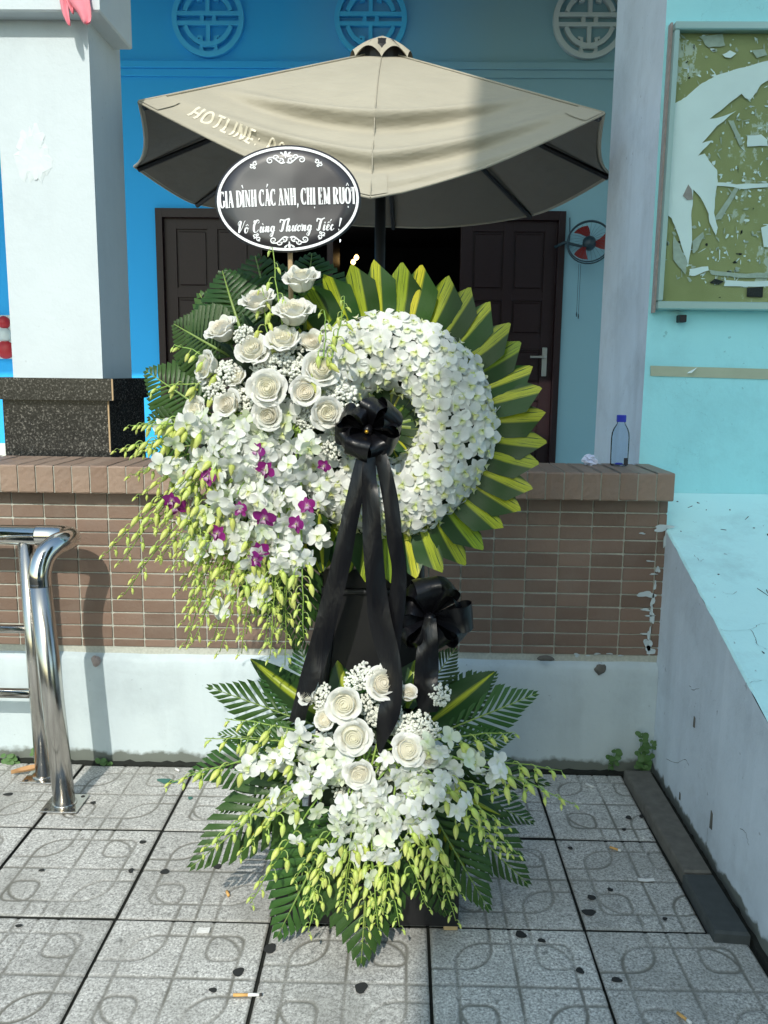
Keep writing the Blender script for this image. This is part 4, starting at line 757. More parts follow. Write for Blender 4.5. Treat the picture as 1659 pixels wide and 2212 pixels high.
def cig(px, py, ang, parts, label, r=.0037):
    p = atz(px, py, 0); d = V((math.cos(R_(ang)), math.sin(R_(ang)), 0)); t = thing('cigarette_butt', p, label, 'cigarette butt', 'cigarette butts on the pavement'); x = -sum(l for l, _, _ in parts)/2
    for l, m_, nm in parts:
        mb = MB(); mb.tube([p+d*x+V((0, 0, r)), p+d*(x+l*.5)+V((0, 0, r)), p+d*(x+l)+V((0, 0, r))], [r, r*1.0, r*.92], 10); part(t, nm, mb.mesh(nm, m_, True)); x += l
cig(535, 2152, 3, [(.034, 'cig_tan', 'filter'), (.026, 'cig_white', 'paper'), (.006, 'cig_ash', 'ash')], 'long tan and white cigarette butt on the joint nearest the viewer')
cig(492, 1933, -65, [(.022, 'cig_tan', 'filter')], 'short orange filter stub left of the flower stand', .0042)
cig(463, 1822, -35, [(.030, 'cig_white', 'paper')], 'plain white cigarette stub beside the left palm leaf')
cig(1329, 1836, -35, [(.026, 'cig_tan', 'filter'), (.008, 'cig_white', 'paper')], 'tan cigarette butt on the tiles left of the long kerb stone')
cig(1274, 1699, -48, [(.018, 'cig_white', 'paper'), (.016, 'cig_white', 'paper')], 'white broken cigarette near the wall on the right tiles')
cig(1478, 2202, -55, [(.026, 'cig_tan', 'filter'), (.012, 'cig_white', 'paper')], 'orange tipped cigarette butt at the lower right edge')
cig(383, 1665, -40, [(.022, 'cig_white', 'paper')], 'white stub close to the wall behind the barrier shadow')
for px, py, w_, h_, lab in ((1396, 1902, .024, .008, 'flat white paper slip beside the dark kerb stone'), (440, 2011, .016, .012, 'torn white paper scrap on the tile left of the stand'), (1322, 1831, .006, .006, 'tiny white paper crumb above the tan butt')):
    p = atz(px, py, 0); mb = MB(); mb.prism(jag([(-w_, -h_), (w_, -h_*.8), (w_*.95, h_), (-w_*.9, h_*.9)], .001, 2, 3), lambda x, y, t: (p.x+x, p.y+y, .0008+t+abs(x)*.1), 0, .0006); solo('paper_scrap', mb.mesh('paper_scrap', 'cig_white'), lab, 'paper scrap', 'paper scraps on the pavement')

# --- tall block across the street (behind the camera) that puts the right half in shade
ab = thing('apartment_building', (4, -8, 0), 'tall plain grey apartment block across the street with rows of dark windows', 'building')
BX0 = .043+(-5.0-1.657)*math.tan(SUN_AZ)
b_ = MB(); b_.box((BX0, -9, -.02), (BX0+4.6, -5.0, 11.2)); part(ab, 'wall', b_.mesh('wall', 'building_wall'))
wm = MB(); wm.box((0, 0, 0), (.9, .05, 1.3)); wme = wm.mesh('window', 'window_dark')
for i in range(3):
    for j in range(3): part(ab, 'window', wme, Matrix.Translation((BX0+.5+i*1.4, -5.03, 1.2+j*2.9)))

# ================================================================== THE FLOWER STAND
WC = at(830, 918, 2.10); WU = V((0, .10, 1)).normalized(); WN = V((0, -1, .10)).normalized(); WX = V((1, 0, 0))
def onw(a, b2, d=0):                                    # point on the wreath plane (d metres in front) seen at a, b2
    r = V(ray(a, b2)); n = WN; c = V(CAM); k = (WC+n*d-c).dot(n)/r.dot(n); return c+r*k
PXM = WC.y/FPX*1.01
sb = V((-.065, 2.08, 0)); fs_ = thing('flower_stand', sb, 'black easel stand with board and base box carrying the funeral flowers', 'flower stand')
mb = MB(); mb.box((-.300, 1.985, .022), (.160, 2.30, .135), bev=.006); part(fs_, 'base_box', mb.mesh('base_box', 'black_board'))
mb = MB(); mb.box((-.306, 1.975, .012), (.166, 1.984, .128), bev=.002); part(fs_, 'front_panel', mb.mesh('front_panel', 'black_board'))
for x, y in ((-.285, 2.0), (.147, 1.982), (-.285, 2.27), (.147, 2.27)): mb = MB(); mb.box((x-.018, y-.004, 0), (x+.018, y+.022, .012), bev=.001); part(fs_, 'foot', mb.mesh('foot', 'wood_raw'))
for x0, x1 in ((-.235, -.12), (.105, .02)):
    mb = MB(); mb.tube([(x0, 2.06, .13), ((x0+x1)/2, 2.11, .75), (x1, 2.19, 1.60)], .012, 8); part(fs_, 'leg', mb.mesh('leg', 'black_metal', True))
mb = MB(); mb.tube([(-.065, 2.29, .02), (-.062, 2.22, 1.5)], .012, 8); part(fs_, 'leg', mb.mesh('leg', 'black_metal', True))
q = [at(692, 1230, 2.125), at(905, 1230, 2.125), at(930, 1560, 2.09), at(660, 1560, 2.09)]; mb = MB(); mb.add(q+[p+V((0, .012, 0)) for p in q], [(0, 1, 2, 3), (7, 6, 5, 4)]+[(i, 4+i, 4+(i+1) % 4, (i+1) % 4) for i in range(4)]); part(fs_, 'back_board', mb.mesh('back_board', 'black_board'))
mb = MB(); mb.tube([(-.20, 2.12, .86), (.08, 2.12, .86)], .010, 8); part(fs_, 'crossbar', mb.mesh('crossbar', 'black_metal', True))

# --- petals
def petal(mb, ang, L_, W_, bend, cup, c0, c1, nu=6, nv=4, sharp=.8, wave=0., base=(0, 0, 0), tipz=0, ph=0., pw=.62):
    ca, sa = math.cos(ang), math.sin(ang)
    def fn(u, v):
        a = W_*max(.16*(1-u), math.sin(PI*min(.985, u**sharp*.97+.015))**pw); y = (2*v-1)*a; x = L_*u
        z = bend*L_*u*u + cup*(y/W_)**2*W_ + wave*W_*math.sin(7*u+ph)*(2*v-1) + tipz*u**4
        return (base[0]+x*ca-y*sa, base[1]+x*sa+y*ca, base[2]+z)
    mb.grid(fn, nu, nv, 0, lambda u, v: tuple(c0[i]+(c1[i]-c0[i])*min(1, u*3.6) for i in range(3)), False)
WHT, GRW = (.84, .86, .82), (.70, .78, .50)
def orchid_mesh(seed, W1=WHT, W0=GRW, close=0.):
    r = random.Random(seed); mb = MB(); j = lambda s: r.uniform(-s, s); k = close
    for a in (22, 158): petal(mb, R_(a+j(9)), .0285, .0138, -.10+j(.25)+k, .20+j(.25), W0, W1, sharp=1.25, wave=.09, ph=j(3), base=(0, 0, .0012))
    petal(mb, R_(90+j(9)), .0275, .0084, -.16+j(.25)+k, .25, W0, W1, sharp=1.05, pw=.85)
    for a in (230, 310): petal(mb, R_(a+j(9)), .0285, .0086, -.16+j(.25)+k, .28, W0, W1, sharp=1.05, pw=.85, base=(0, 0, -.001))
    return mb.mesh('orchid', 'petal', True)
def lip_mesh(W1=(.82, .84, .66), W0=(.56, .62, .16)):
    mb = MB()
    def fn(u, v):
        y = (2*v-1)*(.003+.0050*math.sin(PI*min(1, u*.9))); return (y, -.001-.0120*u, .003+.007*math.sin(PI*u*.8)+.005*(2*v-1)**2*(1-u*.6))
    mb.grid(fn, 5, 4, 0, lambda u, v: tuple(W0[i]+(W1[i]-W0[i])*u for i in range(3)), False)
    mb.lathe([(.0008, .0), (.0024, .002), (.0022, .006), (.0006, .0085)], 6, 0, Matrix.Translation((0, .001, .001)), (.62, .70, .28)); return mb.mesh('lip', 'petal', True)
ORCH = [orchid_mesh(i) for i in range(9)]; ORCG = [orchid_mesh(20+i, (.78, .84, .66), (.60, .72, .34), .25) for i in range(3)]; LIP = lip_mesh()
ORCP = [orchid_mesh(40+i, (.26, .012, .20), (.70, .50, .66), .15) for i in range(2)]; LIPP = lip_mesh((.32, .01, .25), (.75, .60, .70))
def orchid(root, M, kind='w'):
    o = part(root, 'orchid', random.choice(ORCH if kind == 'w' else ORCG if kind == 'g' else ORCP), M, 'purple orchid' if kind == 'p' else None); sub(o, 'lip', LIPP if kind == 'p' else LIP); return o
def orient(n, spin): n = V(n).normalized(); x = V((math.cos(spin), 0, math.sin(spin))); return n, x

# --- the wreath
wr = thing('orchid_wreath', WC, 'round wreath of white orchids with a fan of yellow striped leaves around it', 'wreath')
def wpt(th, r, n=0.): return WC+(WX*math.cos(th)+WU*math.sin(th))*r+WN*n
RM, RA, RB = .180, .080, .056
mb = MB(); mb.grid(lambda a, b2: wpt(2*PI*a, RM+(RA-.012)*math.cos(2*PI*b2), (RB-.012)*math.sin(2*PI*b2)), 48, 12, uv=False); part(wr, 'foam_ring', mb.mesh('foam_ring', 'foam', True))
def ring_leaf_mesh(seed):
    r = random.Random(seed); mb = MB(); L_ = .178; y0, y1, yt = -.046, .030, .010+r.uniform(-.004, .004); sl, sr = .70+r.uniform(-.05, .03), .80+r.uniform(-.04, .03); nv = 12; nu = 7; vs, us = [], []
    for i in range(nu+1):
        for j in range(nv+1):
            v = j/nv; y = y0+(y1-y0)*v; e = sl+(1-sl)*((y-y0)/(yt-y0)) if y < yt else sr+(1-sr)*((y1-y)/(y1-yt)); u = i/nu
            vs.append((L_*e*u, y*(.72+.28*min(1, u*1.6)), -.14*abs(y)+(.0015*math.sin(9*u+3*v+seed)) + .010*u*u)); us.append((e*u, v))
    mb.add(vs, [(i*(nv+1)+j, (i+1)*(nv+1)+j, (i+1)*(nv+1)+j+1, i*(nv+1)+j+1) for i in range(nu) for j in range(nv)], 0, us); return mb.mesh('striped_leaf', 'ring_leaf', True)
RLM = [ring_leaf_mesh(i) for i in range(5)]
NL = 40
for i in range(NL):
    th = 2*PI*(i+.3)/NL+random.uniform(-.018, .018); er = WX*math.cos(th)+WU*math.sin(th); et = -WX*math.sin(th)+WU*math.cos(th)
    nn = (WN + et*(.16+random.uniform(-.07, .07)) - er*random.uniform(.0, .12)).normalized()
    part(wr, 'striped_leaf', RLM[i % 5], frame(wpt(th, .222, -.012+random.uniform(-.002, .002)), nn, er, (random.uniform(.96, 1.05), random.uniform(.9, 1.05), 1)))
for i in range(22):                                      # inner leaves seen through the hole
    th = 2*PI*i/22+random.uniform(-.05, .05); er = WX*math.cos(th)+WU*math.sin(th); et = -WX*math.sin(th)+WU*math.cos(th)
    part(wr, 'striped_leaf', RLM[i % 5], frame(wpt(th, .03, -.030-.001*(i % 3)), (WN+et*.3).normalized(), er, (.8, .62, 1)))
pos = []; tries = 0
while tries < 30000 and len(pos) < 298:
    tries += 1; th, ph = random.uniform(0, 2*PI), random.uniform(-.35, PI+.35); c, s_ = math.cos(ph), math.sin(ph)
    if random.random() > (RM+RA*c)/(RM+RA): continue
    er = WX*math.cos(th)+WU*math.sin(th); p = wpt(th, RM+RA*c, RB*s_); n = (er*c*.75+WN*(s_+.25)).normalized()
    if any((p-q).length < .0262 for q, _ in pos): continue
    pos.append((p, n))
for p, n in pos:
    n2 = (n+V((random.uniform(-.35, .35), 0, random.uniform(-.35, .25)))).normalized(); sp_ = random.uniform(-.9, .9)
    orchid(wr, frame(p+n*random.uniform(.003, .013), n2, V((math.cos(sp_), 0, math.sin(sp_))), random.uniform(.98, 1.16)), 'w')

# --- roses
def rose_petal_mesh(kind):
    mb = MB(); rb, rt, H, lip, ph, pw = {'i': (.010, .0205, .0405, .0015, 1.15, .7), 'm': (.012, .0275, .0395, .0050, 1.0, .55), 'o': (.013, .0320, .0365, .0100, .92, .5)}[kind]; kd = ord(kind)
    def fn(u, v):
        s = 2*v-1; a = s*ph*(.50+.50*math.sin(PI*min(.86, u*.72+.14))); rad = rb+(rt-rb)*u**pw*(1+.08*s)+lip*max(0, (u-.60)/.40)**1.5*(1-.25*abs(s))
        z = H*(.02+.98*u)-H*.16*u*u*s*s-lip*.55*max(0, (u-.78)/.22)**2+.0034*math.sin(4.3*s+kd)*u**3; return (rad*math.cos(a), rad*math.sin(a), z)
    tip, basec = {'i': ((.87, .86, .78), (.87, .83, .68)), 'm': ((.87, .865, .80), (.85, .82, .68)), 'o': ((.87, .87, .83), (.82, .83, .68))}[kind]
    mb.grid(fn, 8, 9, 0, lambda u, v: tuple(basec[q]+(tip[q]-basec[q])*min(1, u*1.2) for q in range(3)), False); return mb.mesh('petal', 'rose_petal', True)
RP = {k: rose_petal_mesh(k) for k in 'imo'}
def rose_heart(n):
    mb = MB(); T_ = 3.3
    def sp(u, v):                                       # tightly wound middle
        th = T_*2*PI*u; r = .0020+.0150*u**.9+.0006*math.sin(3*th+1); return ((r+.0018*v*v)*math.cos(th), (r+.0018*v*v)*math.sin(th), (.0315-.25*r)+(.0105-.05*r)*v+.0006*math.sin(2.3*th)*v)
    mb.grid(sp, 70, 3, 0, lambda u, v: (.87, .82+.03*u, .66+.10*u), False)
    mb.lathe([(.012, .002), (.021, .012), (.025, .023), (.020, .0295), (.010, .0335), (.001, .0345)], 16, 0, None, (.87, .84, .70))
    mb.lathe([(.002, -.012), (.008, -.008), (.0125, .0), (.012, .004), (.006, .006)], 10, 0, None, (.10, .22, .05))
    for q in range(5): petal(mb, q*2*PI/5, .020, .004, .1, 0, (.10, .22, .05), (.13, .28, .06), 4, 2, base=(0, 0, -.002))
    mb.tube([(0, 0, -.008), (0, 0, -.06)], .0025, 6, 0, (.09, .20, .05)); return mb.mesh('rose', 'rose_petal', True)
RH = rose_heart(0)
def rose(root, p, axis, size=1., opened=1.):
    M = frame(p, axis, V((random.uniform(-1, 1), random.uniform(-1, 1), random.uniform(-1, 1))), size); o = part(root, 'rose', RH, M); k = random.uniform(0, 6)
    for kind, n, sc in (('i', 4, 1.), ('m', 5, 1.), ('o', 6 if opened > .6 else 3, 1.)):
        for q in range(n):
            k += 2*PI/n+.35/n; t_ = R_(random.uniform(-7, 9) if kind == 'o' else random.uniform(-5, 5))+(R_(14)*(opened-1) if kind == 'o' else 0)
            sub(o, 'petal', RP[kind], Matrix.Rotation(k, 4, 'Z') @ Matrix.Rotation(t_, 4, 'Y') @ Matrix.Diagonal((sc*(.8+.2*opened)*random.uniform(.93, 1.08), sc*(.8+.2*opened)*random.uniform(.93, 1.1), random.uniform(.92, 1.10), 1)))
    return o
# --- leaves
def palm_mesh(seed, n=13, W_=.33, dense=1.):
    r = random.Random(seed); mb = MB(); zc = lambda x: -.10*x*x
    half = lambda t: W_*(.62+.38*math.sin(PI*min(1, t*1.1+.1)))*min(1, (1.03-t)/.30)**.8      # trimmed to a pointed blade
    for i in range(n):
        t = .02+.94*i/(n-1)
        for sg in (1, -1):
            al = R_(58-24*t+r.uniform(-2, 2)); d = V((math.cos(al), math.sin(al)*sg, 0)); lo, hi = 0., 1.5; bend_ = r.uniform(-1, 1)
            for _ in range(18):                          # leaflet ends where it meets the trimmed outline
                m_ = (lo+hi)/2; x = t+d.x*m_
                if m_*abs(d.y) < half(min(1.03, x)): lo = m_
                else: hi = m_
            ll = max(.03, lo)*r.uniform(.97, 1.03); wd = 1/n*math.sin(al)*.96*dense*(1-.15*t)*r.uniform(.9, 1.05); nn = V((-math.sin(al)*sg, math.cos(al), 0))*sg; b0 = V((t, 0, zc(t))); vs, us = [], []
            for k in range(5):
                f = k/4; w2 = wd*(.42+.58*min(1, f*1.8)); c = b0+d*ll*f+V((0, 0, -.10*ll*f*f*3+r.uniform(-.012, .012)*f))+nn*sg*.03*ll*f*f*bend_
                for q, off in enumerate((-.5, 0, .5)): vs.append(c+nn*w2*off+(d*(-off*wd*.8) if k == 4 else V((0, 0, 0)))+V((0, 0, .14*wd if q == 1 else 0))); us.append((f, .5+off*.9))
            mb.add(vs, [(3*k+q, 3*k+3+q, 3*k+4+q, 3*k+1+q) for k in range(4) for q in range(2)], 0, us)
    mb.tube([(x, 0, zc(x)+.006) for x in (-.15, .2, .6, 1.0)], [.013, .011, .008, .003], 6, 1, (.30, .42, .10)); return mb.mesh('palm_leaf', ['palm_green', 'bud_green'], True)
PALM = [palm_mesh(i, 12+i) for i in range(4)]; PALMD = [palm_mesh(10+i, 12+i, .36, 1.22) for i in range(4)]
def lance_mesh(matn, name, seed, sharp=.75):
    mb = MB()
    def fn(u, v): a = .5*max(.05, math.sin(PI*min(.999, .06+.935*u**sharp))**.7); y = (2*v-1)*a; return (u, y*.4, -.16*abs(y)-.12*u*u+.01*math.sin(8*u+seed+4*v))
    mb.grid(fn, 12, 8); return mb.mesh(name, matn, True)
LANCE = [lance_mesh('mid_leaf', 'striped_leaf', i) for i in range(3)]; PLAIN = [lance_mesh('plain_green', 'leaf', i, .9) for i in range(3)]
def place_leaf(root, name, me, a, b2, width, face=(0, -1, .35), nat=.4):
    p0, p1 = at(*a), at(*b2); d = p1-p0; L_ = d.length; part(root, name, me, frame(p0, face, d, (L_, width/nat*random.uniform(.92, 1.08), L_*random.uniform(.5, 1.6))))
# --- buds and sprays
def bud_mesh(seed):
    r = random.Random(seed); mb = MB(); pc = (.42, .56, .16)
    path = [V((0, 0, 0)), V((.006, 0, .0035)), V((.012, 0, .002)), V((.0155, 0, -.004)), V((.0165, 0, -.010))]; mb.tube(path, [.0010, .0010, .0011, .0013, .0018], 6, 0, pc)
    d = V((.22+r.uniform(-.15, .4), r.uniform(-.2, .2), -1)).normalized(); M = frame(path[-1], d, (1, 0, 0)); prof = [(.0012, -.001), (.0036, .002), (.0052, .007), (.0050, .012), (.0034, .0175), (.0012, .0225), (.0002, .024)]; n = 9
    o = len(mb.v); mb.lathe(prof, n, 0, M, (.62, .70, .14))
    for i in range(len(prof)):
        g = i/(len(prof)-1); c = (.54+.24*g, .69+.10*g, .12+.18*g)
        for j in range(n): mb.c[o+i*n+j] = c
    mb.lathe([(.0004, 0), (.0026, .002), (.0022, .006), (.0005, .009)], 6, 0, frame(path[-1]+V((-.002, 0, -.003)), V((-.8, 0, .15)), (0, 1, 0)), (.50, .62, .12)); return mb.mesh('bud', 'bud_green', True)
BUD = [bud_mesh(i) for i in range(4)]
def spray(root, a, m_, e, nor=5, nb=9, kinds='wwwg', o0=.18, o1=.58, osc=1., thick=1.):
    P0, P1, P2 = at(*a), at(*m_), at(*e); B_ = lambda t: P0*(1-t)**2+P1*2*t*(1-t)+P2*t*t; D_ = lambda t: ((P1-P0)*(1-t)+(P2-P1)*t).normalized()
    mb = MB(); mb.tube([B_(i/14)+V((.0015*math.sin(i*2.1+P2.x*40), 0, .0015*math.cos(i*1.7))) for i in range(15)], [(.0028-.0017*i/14)*thick for i in range(15)], 6, 0, (.32, .50, .10)); stem = part(root, 'orchid_stem', mb.mesh('orchid_stem', 'bud_green', True))
    for i in range(nor):
        t = o0+(o1-o0)*(i+random.uniform(.2, .8))/nor; d = D_(t); sd = d.cross(V((0, -1, 0))).normalized()*(1 if i % 2 else -1)
        n = (V((0, -1, .15))+sd*.65+d*.3+V((random.uniform(-.8, .8), random.uniform(-.1, .3), random.uniform(-.7, .5)))).normalized(); p = B_(t)+sd*.013+V((0, -.014+random.uniform(-.022, .014), 0)); sp_ = random.uniform(-.9, .9)
        o = orchid_at(stem, root, p, n, sp_, random.choice(kinds), random.uniform(.86, 1.08)*osc)
    for i in range(nb):
        f = i/max(1, nb-1); t = o1-.04+(1-o1+.035)*f**.95; d = D_(min(1, t)); sd = d.cross(V((0, -1, 0)))*(1 if i % 2 else -1)+V((0, -.55+random.uniform(-.4, .2), 0)); sd = (sd+V((0, 0, .15))).normalized(); z = V((0, 0, 1))
        if abs(sd.dot(z)) > .92: sd = (sd+V((.5*(1 if i % 2 else -1), -.3, 0))).normalized()
        z = (z-d*.55).normalized(); s_ = (1.42-.85*f)*random.uniform(.9, 1.12)
        M = frame(B_(min(1, t)), z, sd, s_); sub(stem, 'bud', BUD[(i+nor) % 4], M)
def orchid_at(stem, root, p, n, spin, kind, s_):
    if near_rose(p): return None
    o = sub(stem, 'orchid', random.choice(ORCH if kind == 'w' else ORCG if kind == 'g' else ORCP), frame(p, n, V((math.cos(spin), 0, math.sin(spin))), s_))
    return o
# --- small blooms (gypsophila)
def breath_mesh(seed, n=78, rx=.041):
    r = random.Random(seed); mb = MB(); ico = [(0, 0, 1)]+[(math.cos(2*PI*k/6)*.87, math.sin(2*PI*k/6)*.87, .5) for k in range(6)]+[(math.cos(2*PI*(k+.5)/6)*.9, math.sin(2*PI*(k+.5)/6)*.9, -.35) for k in range(6)]+[(0, 0, -.8)]
    fc = [(0, 1+k, 1+(k+1) % 6) for k in range(6)]+[(1+k, 7+k, 1+(k+1) % 6) for k in range(6)]+[(1+(k+1) % 6, 7+k, 7+(k+1) % 6) for k in range(6)]+[(7+k, 13, 7+(k+1) % 6) for k in range(6)]
    for i in range(n):
        a = r.uniform(0, 6.28); q = rx*math.sqrt(r.random()); c = V((q*math.cos(a), q*math.sin(a), .022*(1-(q/rx)**2)+r.uniform(-.008, .008)))
        for h in range(r.choice((2, 3, 3))):
            s_ = r.uniform(.0036, .0056); cc = c+V((r.uniform(-.003, .003), r.uniform(-.003, .003), r.uniform(-.001, .003))); mb.add([cc+V(p)*s_*r.uniform(.85, 1.15) for p in ico], fc, 0, None, (.84, .86, .78))
        if i % 2 == 0: mb.tube([c, c*.5+V((0, 0, -.02)), V((0, 0, -.05))], .0005, 4, 0, (.20, .32, .10), False)
    return mb.mesh('small_blooms', 'small_bloom', True)
BR = [breath_mesh(i) for i in range(4)]
def breath(root, a, b2, Y, s_=1.): part(root, 'small_blooms', random.choice(BR), frame(at(a, b2, Y), V((random.uniform(-.3, .3), -1, random.uniform(.0, .5))), V((1, 0, random.uniform(-1, 1))), s_), None, 'stuff')
def foam_ball(root, a, b2, Y, r3):
    c = at(a, b2, Y); mb = MB(); mb.grid(lambda u, v: c+V((r3[0]*math.sin(PI*u)*math.cos(2*PI*v), r3[1]*math.sin(PI*u)*math.sin(2*PI*v), r3[2]*math.cos(PI*u))), 10, 16, uv=False); part(root, 'foam_block', mb.mesh('foam_block', 'foam', True))
ROSES_U = [(652, 606), (560, 652), (634, 678), (482, 714), (546, 757), (612, 738), (672, 740), (450, 793), (578, 838), (690, 799), (658, 846), (494, 876), (581, 896), (704, 889)]
ROSES_L = [(745, 1520), (828, 1478), (881, 1500), (703, 1556), (763, 1590), (880, 1620), (776, 1670), (668, 1500)]
def px_of(p):
    d = np.array(p)-CAM; z = d @ _F; return 829.5+FPX*(d @ _R)/z, 1106-FPX*(d @ _U)/z
def near_rose(p, rad=37):
    x, y = px_of(p); return any(math.hypot(x-a, y-b2) < rad for a, b2 in ROSES_U+ROSES_L)
# --- upper arrangement on the wreath's left side
ua = thing('upper_flower_arrangement', at(600, 860, 2.06), 'large spray of white roses, purple and white orchids on the wreath\'s left side', 'flower arrangement')
foam_ball(ua, 590, 800, 2.08, (.10, .05, .12)); foam_ball(ua, 560, 990, 2.07, (.15, .05, .12)); foam_ball(ua, 590, 1090, 2.06, (.10, .04, .10))
for (a, b2, wd) in (((598, 742, 2.13), (549, 535, 2.17), .30), ((530, 742, 2.12), (472, 578, 2.16), .27), ((660, 690, 2.13), (668, 535, 2.16), .21), ((480, 760, 2.11), (376, 700, 2.13), .18), ((440, 885, 2.10), (310, 798, 2.12), .17), ((450, 905, 2.10), (320, 905, 2.12), .12), ((430, 960, 2.10), (318, 975, 2.10), .10), ((470, 1090, 2.09), (428, 1180, 2.08), .10), ((560, 1180, 2.09), (575, 1340, 2.08), .12), ((640, 1180, 2.09), (640, 1400, 2.09), .12), ((520, 800, 2.14), (425, 630, 2.19), .2), ((480, 850, 2.13), (375, 770, 2.15), .12)):
    place_leaf(ua, 'palm_leaf', random.choice(PALMD), a, b2, wd*1.0, (random.uniform(-.15, .15), -1, random.uniform(-.05, .3)), .66)
for i in range(46):
    a = random.uniform(0, 2*PI); r0 = random.uniform(20, 120); c = (590+r0*math.cos(a)*.9, 850+r0*1.3*math.sin(a)); L_ = random.uniform(45, 85)
    place_leaf(ua, 'leaf', random.choice(PLAIN), (c[0], c[1], 2.06), (c[0]+L_*math.cos(a), c[1]+L_*math.sin(a), 2.06+random.uniform(-.05, .03)), random.uniform(.022, .04), (random.uniform(-.4, .4), -1, random.uniform(-.2, .6)), .4)
for (a, b2, wd) in (((650, 760, 2.10), (640, 640, 2.12), .05), ((700, 740, 2.09), (740, 650, 2.07), .045), ((690, 780, 2.08), (712, 690, 2.08), .04), ((500, 730, 2.09), (452, 700, 2.10), .05), ((690, 1110, 2.05), (700, 1230, 2.05), .05)): place_leaf(ua, 'striped_leaf', random.choice(LANCE), a, b2, wd)
for (a, b2, Y, ax, sz, opn) in ((652, 606, 2.06, (0, -.45, 1), 1.1, .9), (560, 652, 2.05, (-.25, -.5, 1), 1.08, .9), (634, 678, 2.02, (.05, -.55, 1), 1.15, .9), (482, 714, 2.05, (-.4, -.5, .9), 1.02, .9), (546, 757, 2.01, (-.1, -.8, .55), .96, .9), (612, 738, 2.01, (.0, -.7, .75), .98, .9), (672, 740, 2.02, (.1, -.9, .5), .78, .5), (450, 793, 2.03, (-.8, -.6, .25), .95, .9), (578, 838, 1.975, (0, -1, .15), 1.0, 1), (690, 799, 2.0, (.35, -.85, .4), .98, 1), (658, 846, 1.98, (.1, -1, .1), .88, .9), (494, 876, 2.0, (-.35, -.9, .3), .92, .6), (581, 896, 1.975, (-.05, -1, -.05), .9, .8), (704, 889, 1.985, (.3, -1, -.1), .94, .9), (426, 890, 2.03, (-.6, -.8, .2), .9, .8), (512, 815, 2.02, (-.3, -.8, .5), .7, .5)):
    ax_ = V(ax).normalized(); rose(ua, at(a, b2, Y-.02)-ax_*.022*sz, ax_, sz*1.08, opn)
for a, b2, s_ in ((600, 785, 1.0), (628, 770, .9), (575, 775, .8), (645, 800, .9), (490, 810, .9), (520, 860, .95), (540, 880, .8), (610, 880, .7), (640, 890, .75), (735, 850, 1.), (745, 890, .9), (740, 925, .7), (530, 725, .7), (465, 840, .8), (720, 965, .8), (660, 910, .7), (610, 940, .6), (570, 800, .8)): breath(ua, a, b2, 2.005, s_*.92)
def spr(root, base, ang, L_, Y0, Y1, bow=30, **kw):
    c, s_ = math.cos(R_(ang)), math.sin(R_(ang)); e = (base[0]+c*L_, base[1]-s_*L_); m_ = (base[0]+c*L_*.55, base[1]-s_*L_*.55-bow)
    spray(root, (base[0], base[1], Y0), (m_[0], m_[1], (Y0+Y1)/2-.035), (e[0], e[1], Y1), **kw)
for ang, L_, bow in ((176, 305, 12), (184, 315, 18), (188, 335, 26), (193, 350, 34), (198, 325, 40), (203, 360, 46), (207, 315, 42), (211, 380, 52), (216, 360, 52), (221, 335, 46), (225, 470, 58), (230, 410, 50), (235, 480, 52), (240, 410, 44), (244, 520, 46), (249, 430, 36), (253, 520, 34), (257, 440, 26), (261, 520, 22), (265, 455, 16), (269, 520, 10), (266, 440, 8), (270, 430, 6), (214, 330, 46), (223, 400, 50), (233, 440, 46), (248, 540, 40), (257, 520, 26), (267, 500, 12), (219, 440, 52), (228, 500, 56), (238, 380, 40), (242, 470, 44), (247, 490, 40), (251, 390, 30), (255, 480, 30), (259, 400, 22), (263, 490, 18), (262, 470, 10)):
    base = (610+random.uniform(-35, 45), 905+random.uniform(-25, 40)); spr(ua, base, ang+random.uniform(-1.5, 1.5), L_*random.uniform(.95, 1.02), 2.0, 2.0+random.uniform(-.06, .05), bow, nor=5, nb=10, o0=.16, o1=.62)
for a, m_, e in (((640, 830, 2.0), (600, 700, 2.0), (590, 535, 2.02)), ((590, 800, 2.0), (575, 730, 2.0), (567, 622, 2.01)), ((660, 860, 1.98), (715, 780, 1.97), (700, 670, 1.98)), ((700, 830, 1.98), (735, 720, 1.98), (745, 640, 2.0)), ((540, 870, 2.02), (470, 760, 2.02), (375, 745, 2.02)), ((540, 880, 2.02), (440, 800, 2.02), (325, 845, 2.02))): spray(ua, a, m_, e, 1, 7, 'g', .2, .4)
for i in range(66):                                     # loose blooms between the stems
    a, b2 = random.uniform(345, 725), random.uniform(890, 1320)
    if a < 335+max(0, b2-1020)*.42 or (a > 700 and b2 > 1000): continue
    if near_rose(at(a, b2, 1.95)): continue
    n = V((random.uniform(-.6, .5), -1, random.uniform(-.5, .4))); sp_ = random.uniform(-1, 1); orchid(ua, frame(at(a, b2, 1.955+random.uniform(-.02, .05)), n, V((math.cos(sp_), 0, math.sin(sp_))), random.uniform(.9, 1.12)), random.choice('wwwwg'))
for a, b2, s_ in ((572, 1118, 1.15), (562, 1188, .95), (552, 1208, .9), (380, 1092, 1.1), (372, 1080, .9), (470, 1152, .95), (641, 1132, .9), (664, 1092, .85), (556, 974, .85), (574, 1014, .95), (450, 1030, .9), (700, 1006, .7), (520, 1100, .8)):
    n = V((random.uniform(-.5, .5), -1, random.uniform(-.6, .2))); sp_ = random.uniform(-1.2, 1.2); orchid(ua, frame(at(a, b2, 1.932+random.uniform(-.014, .012)), n, V((math.cos(sp_), 0, math.sin(sp_))), s_*.9), 'p')
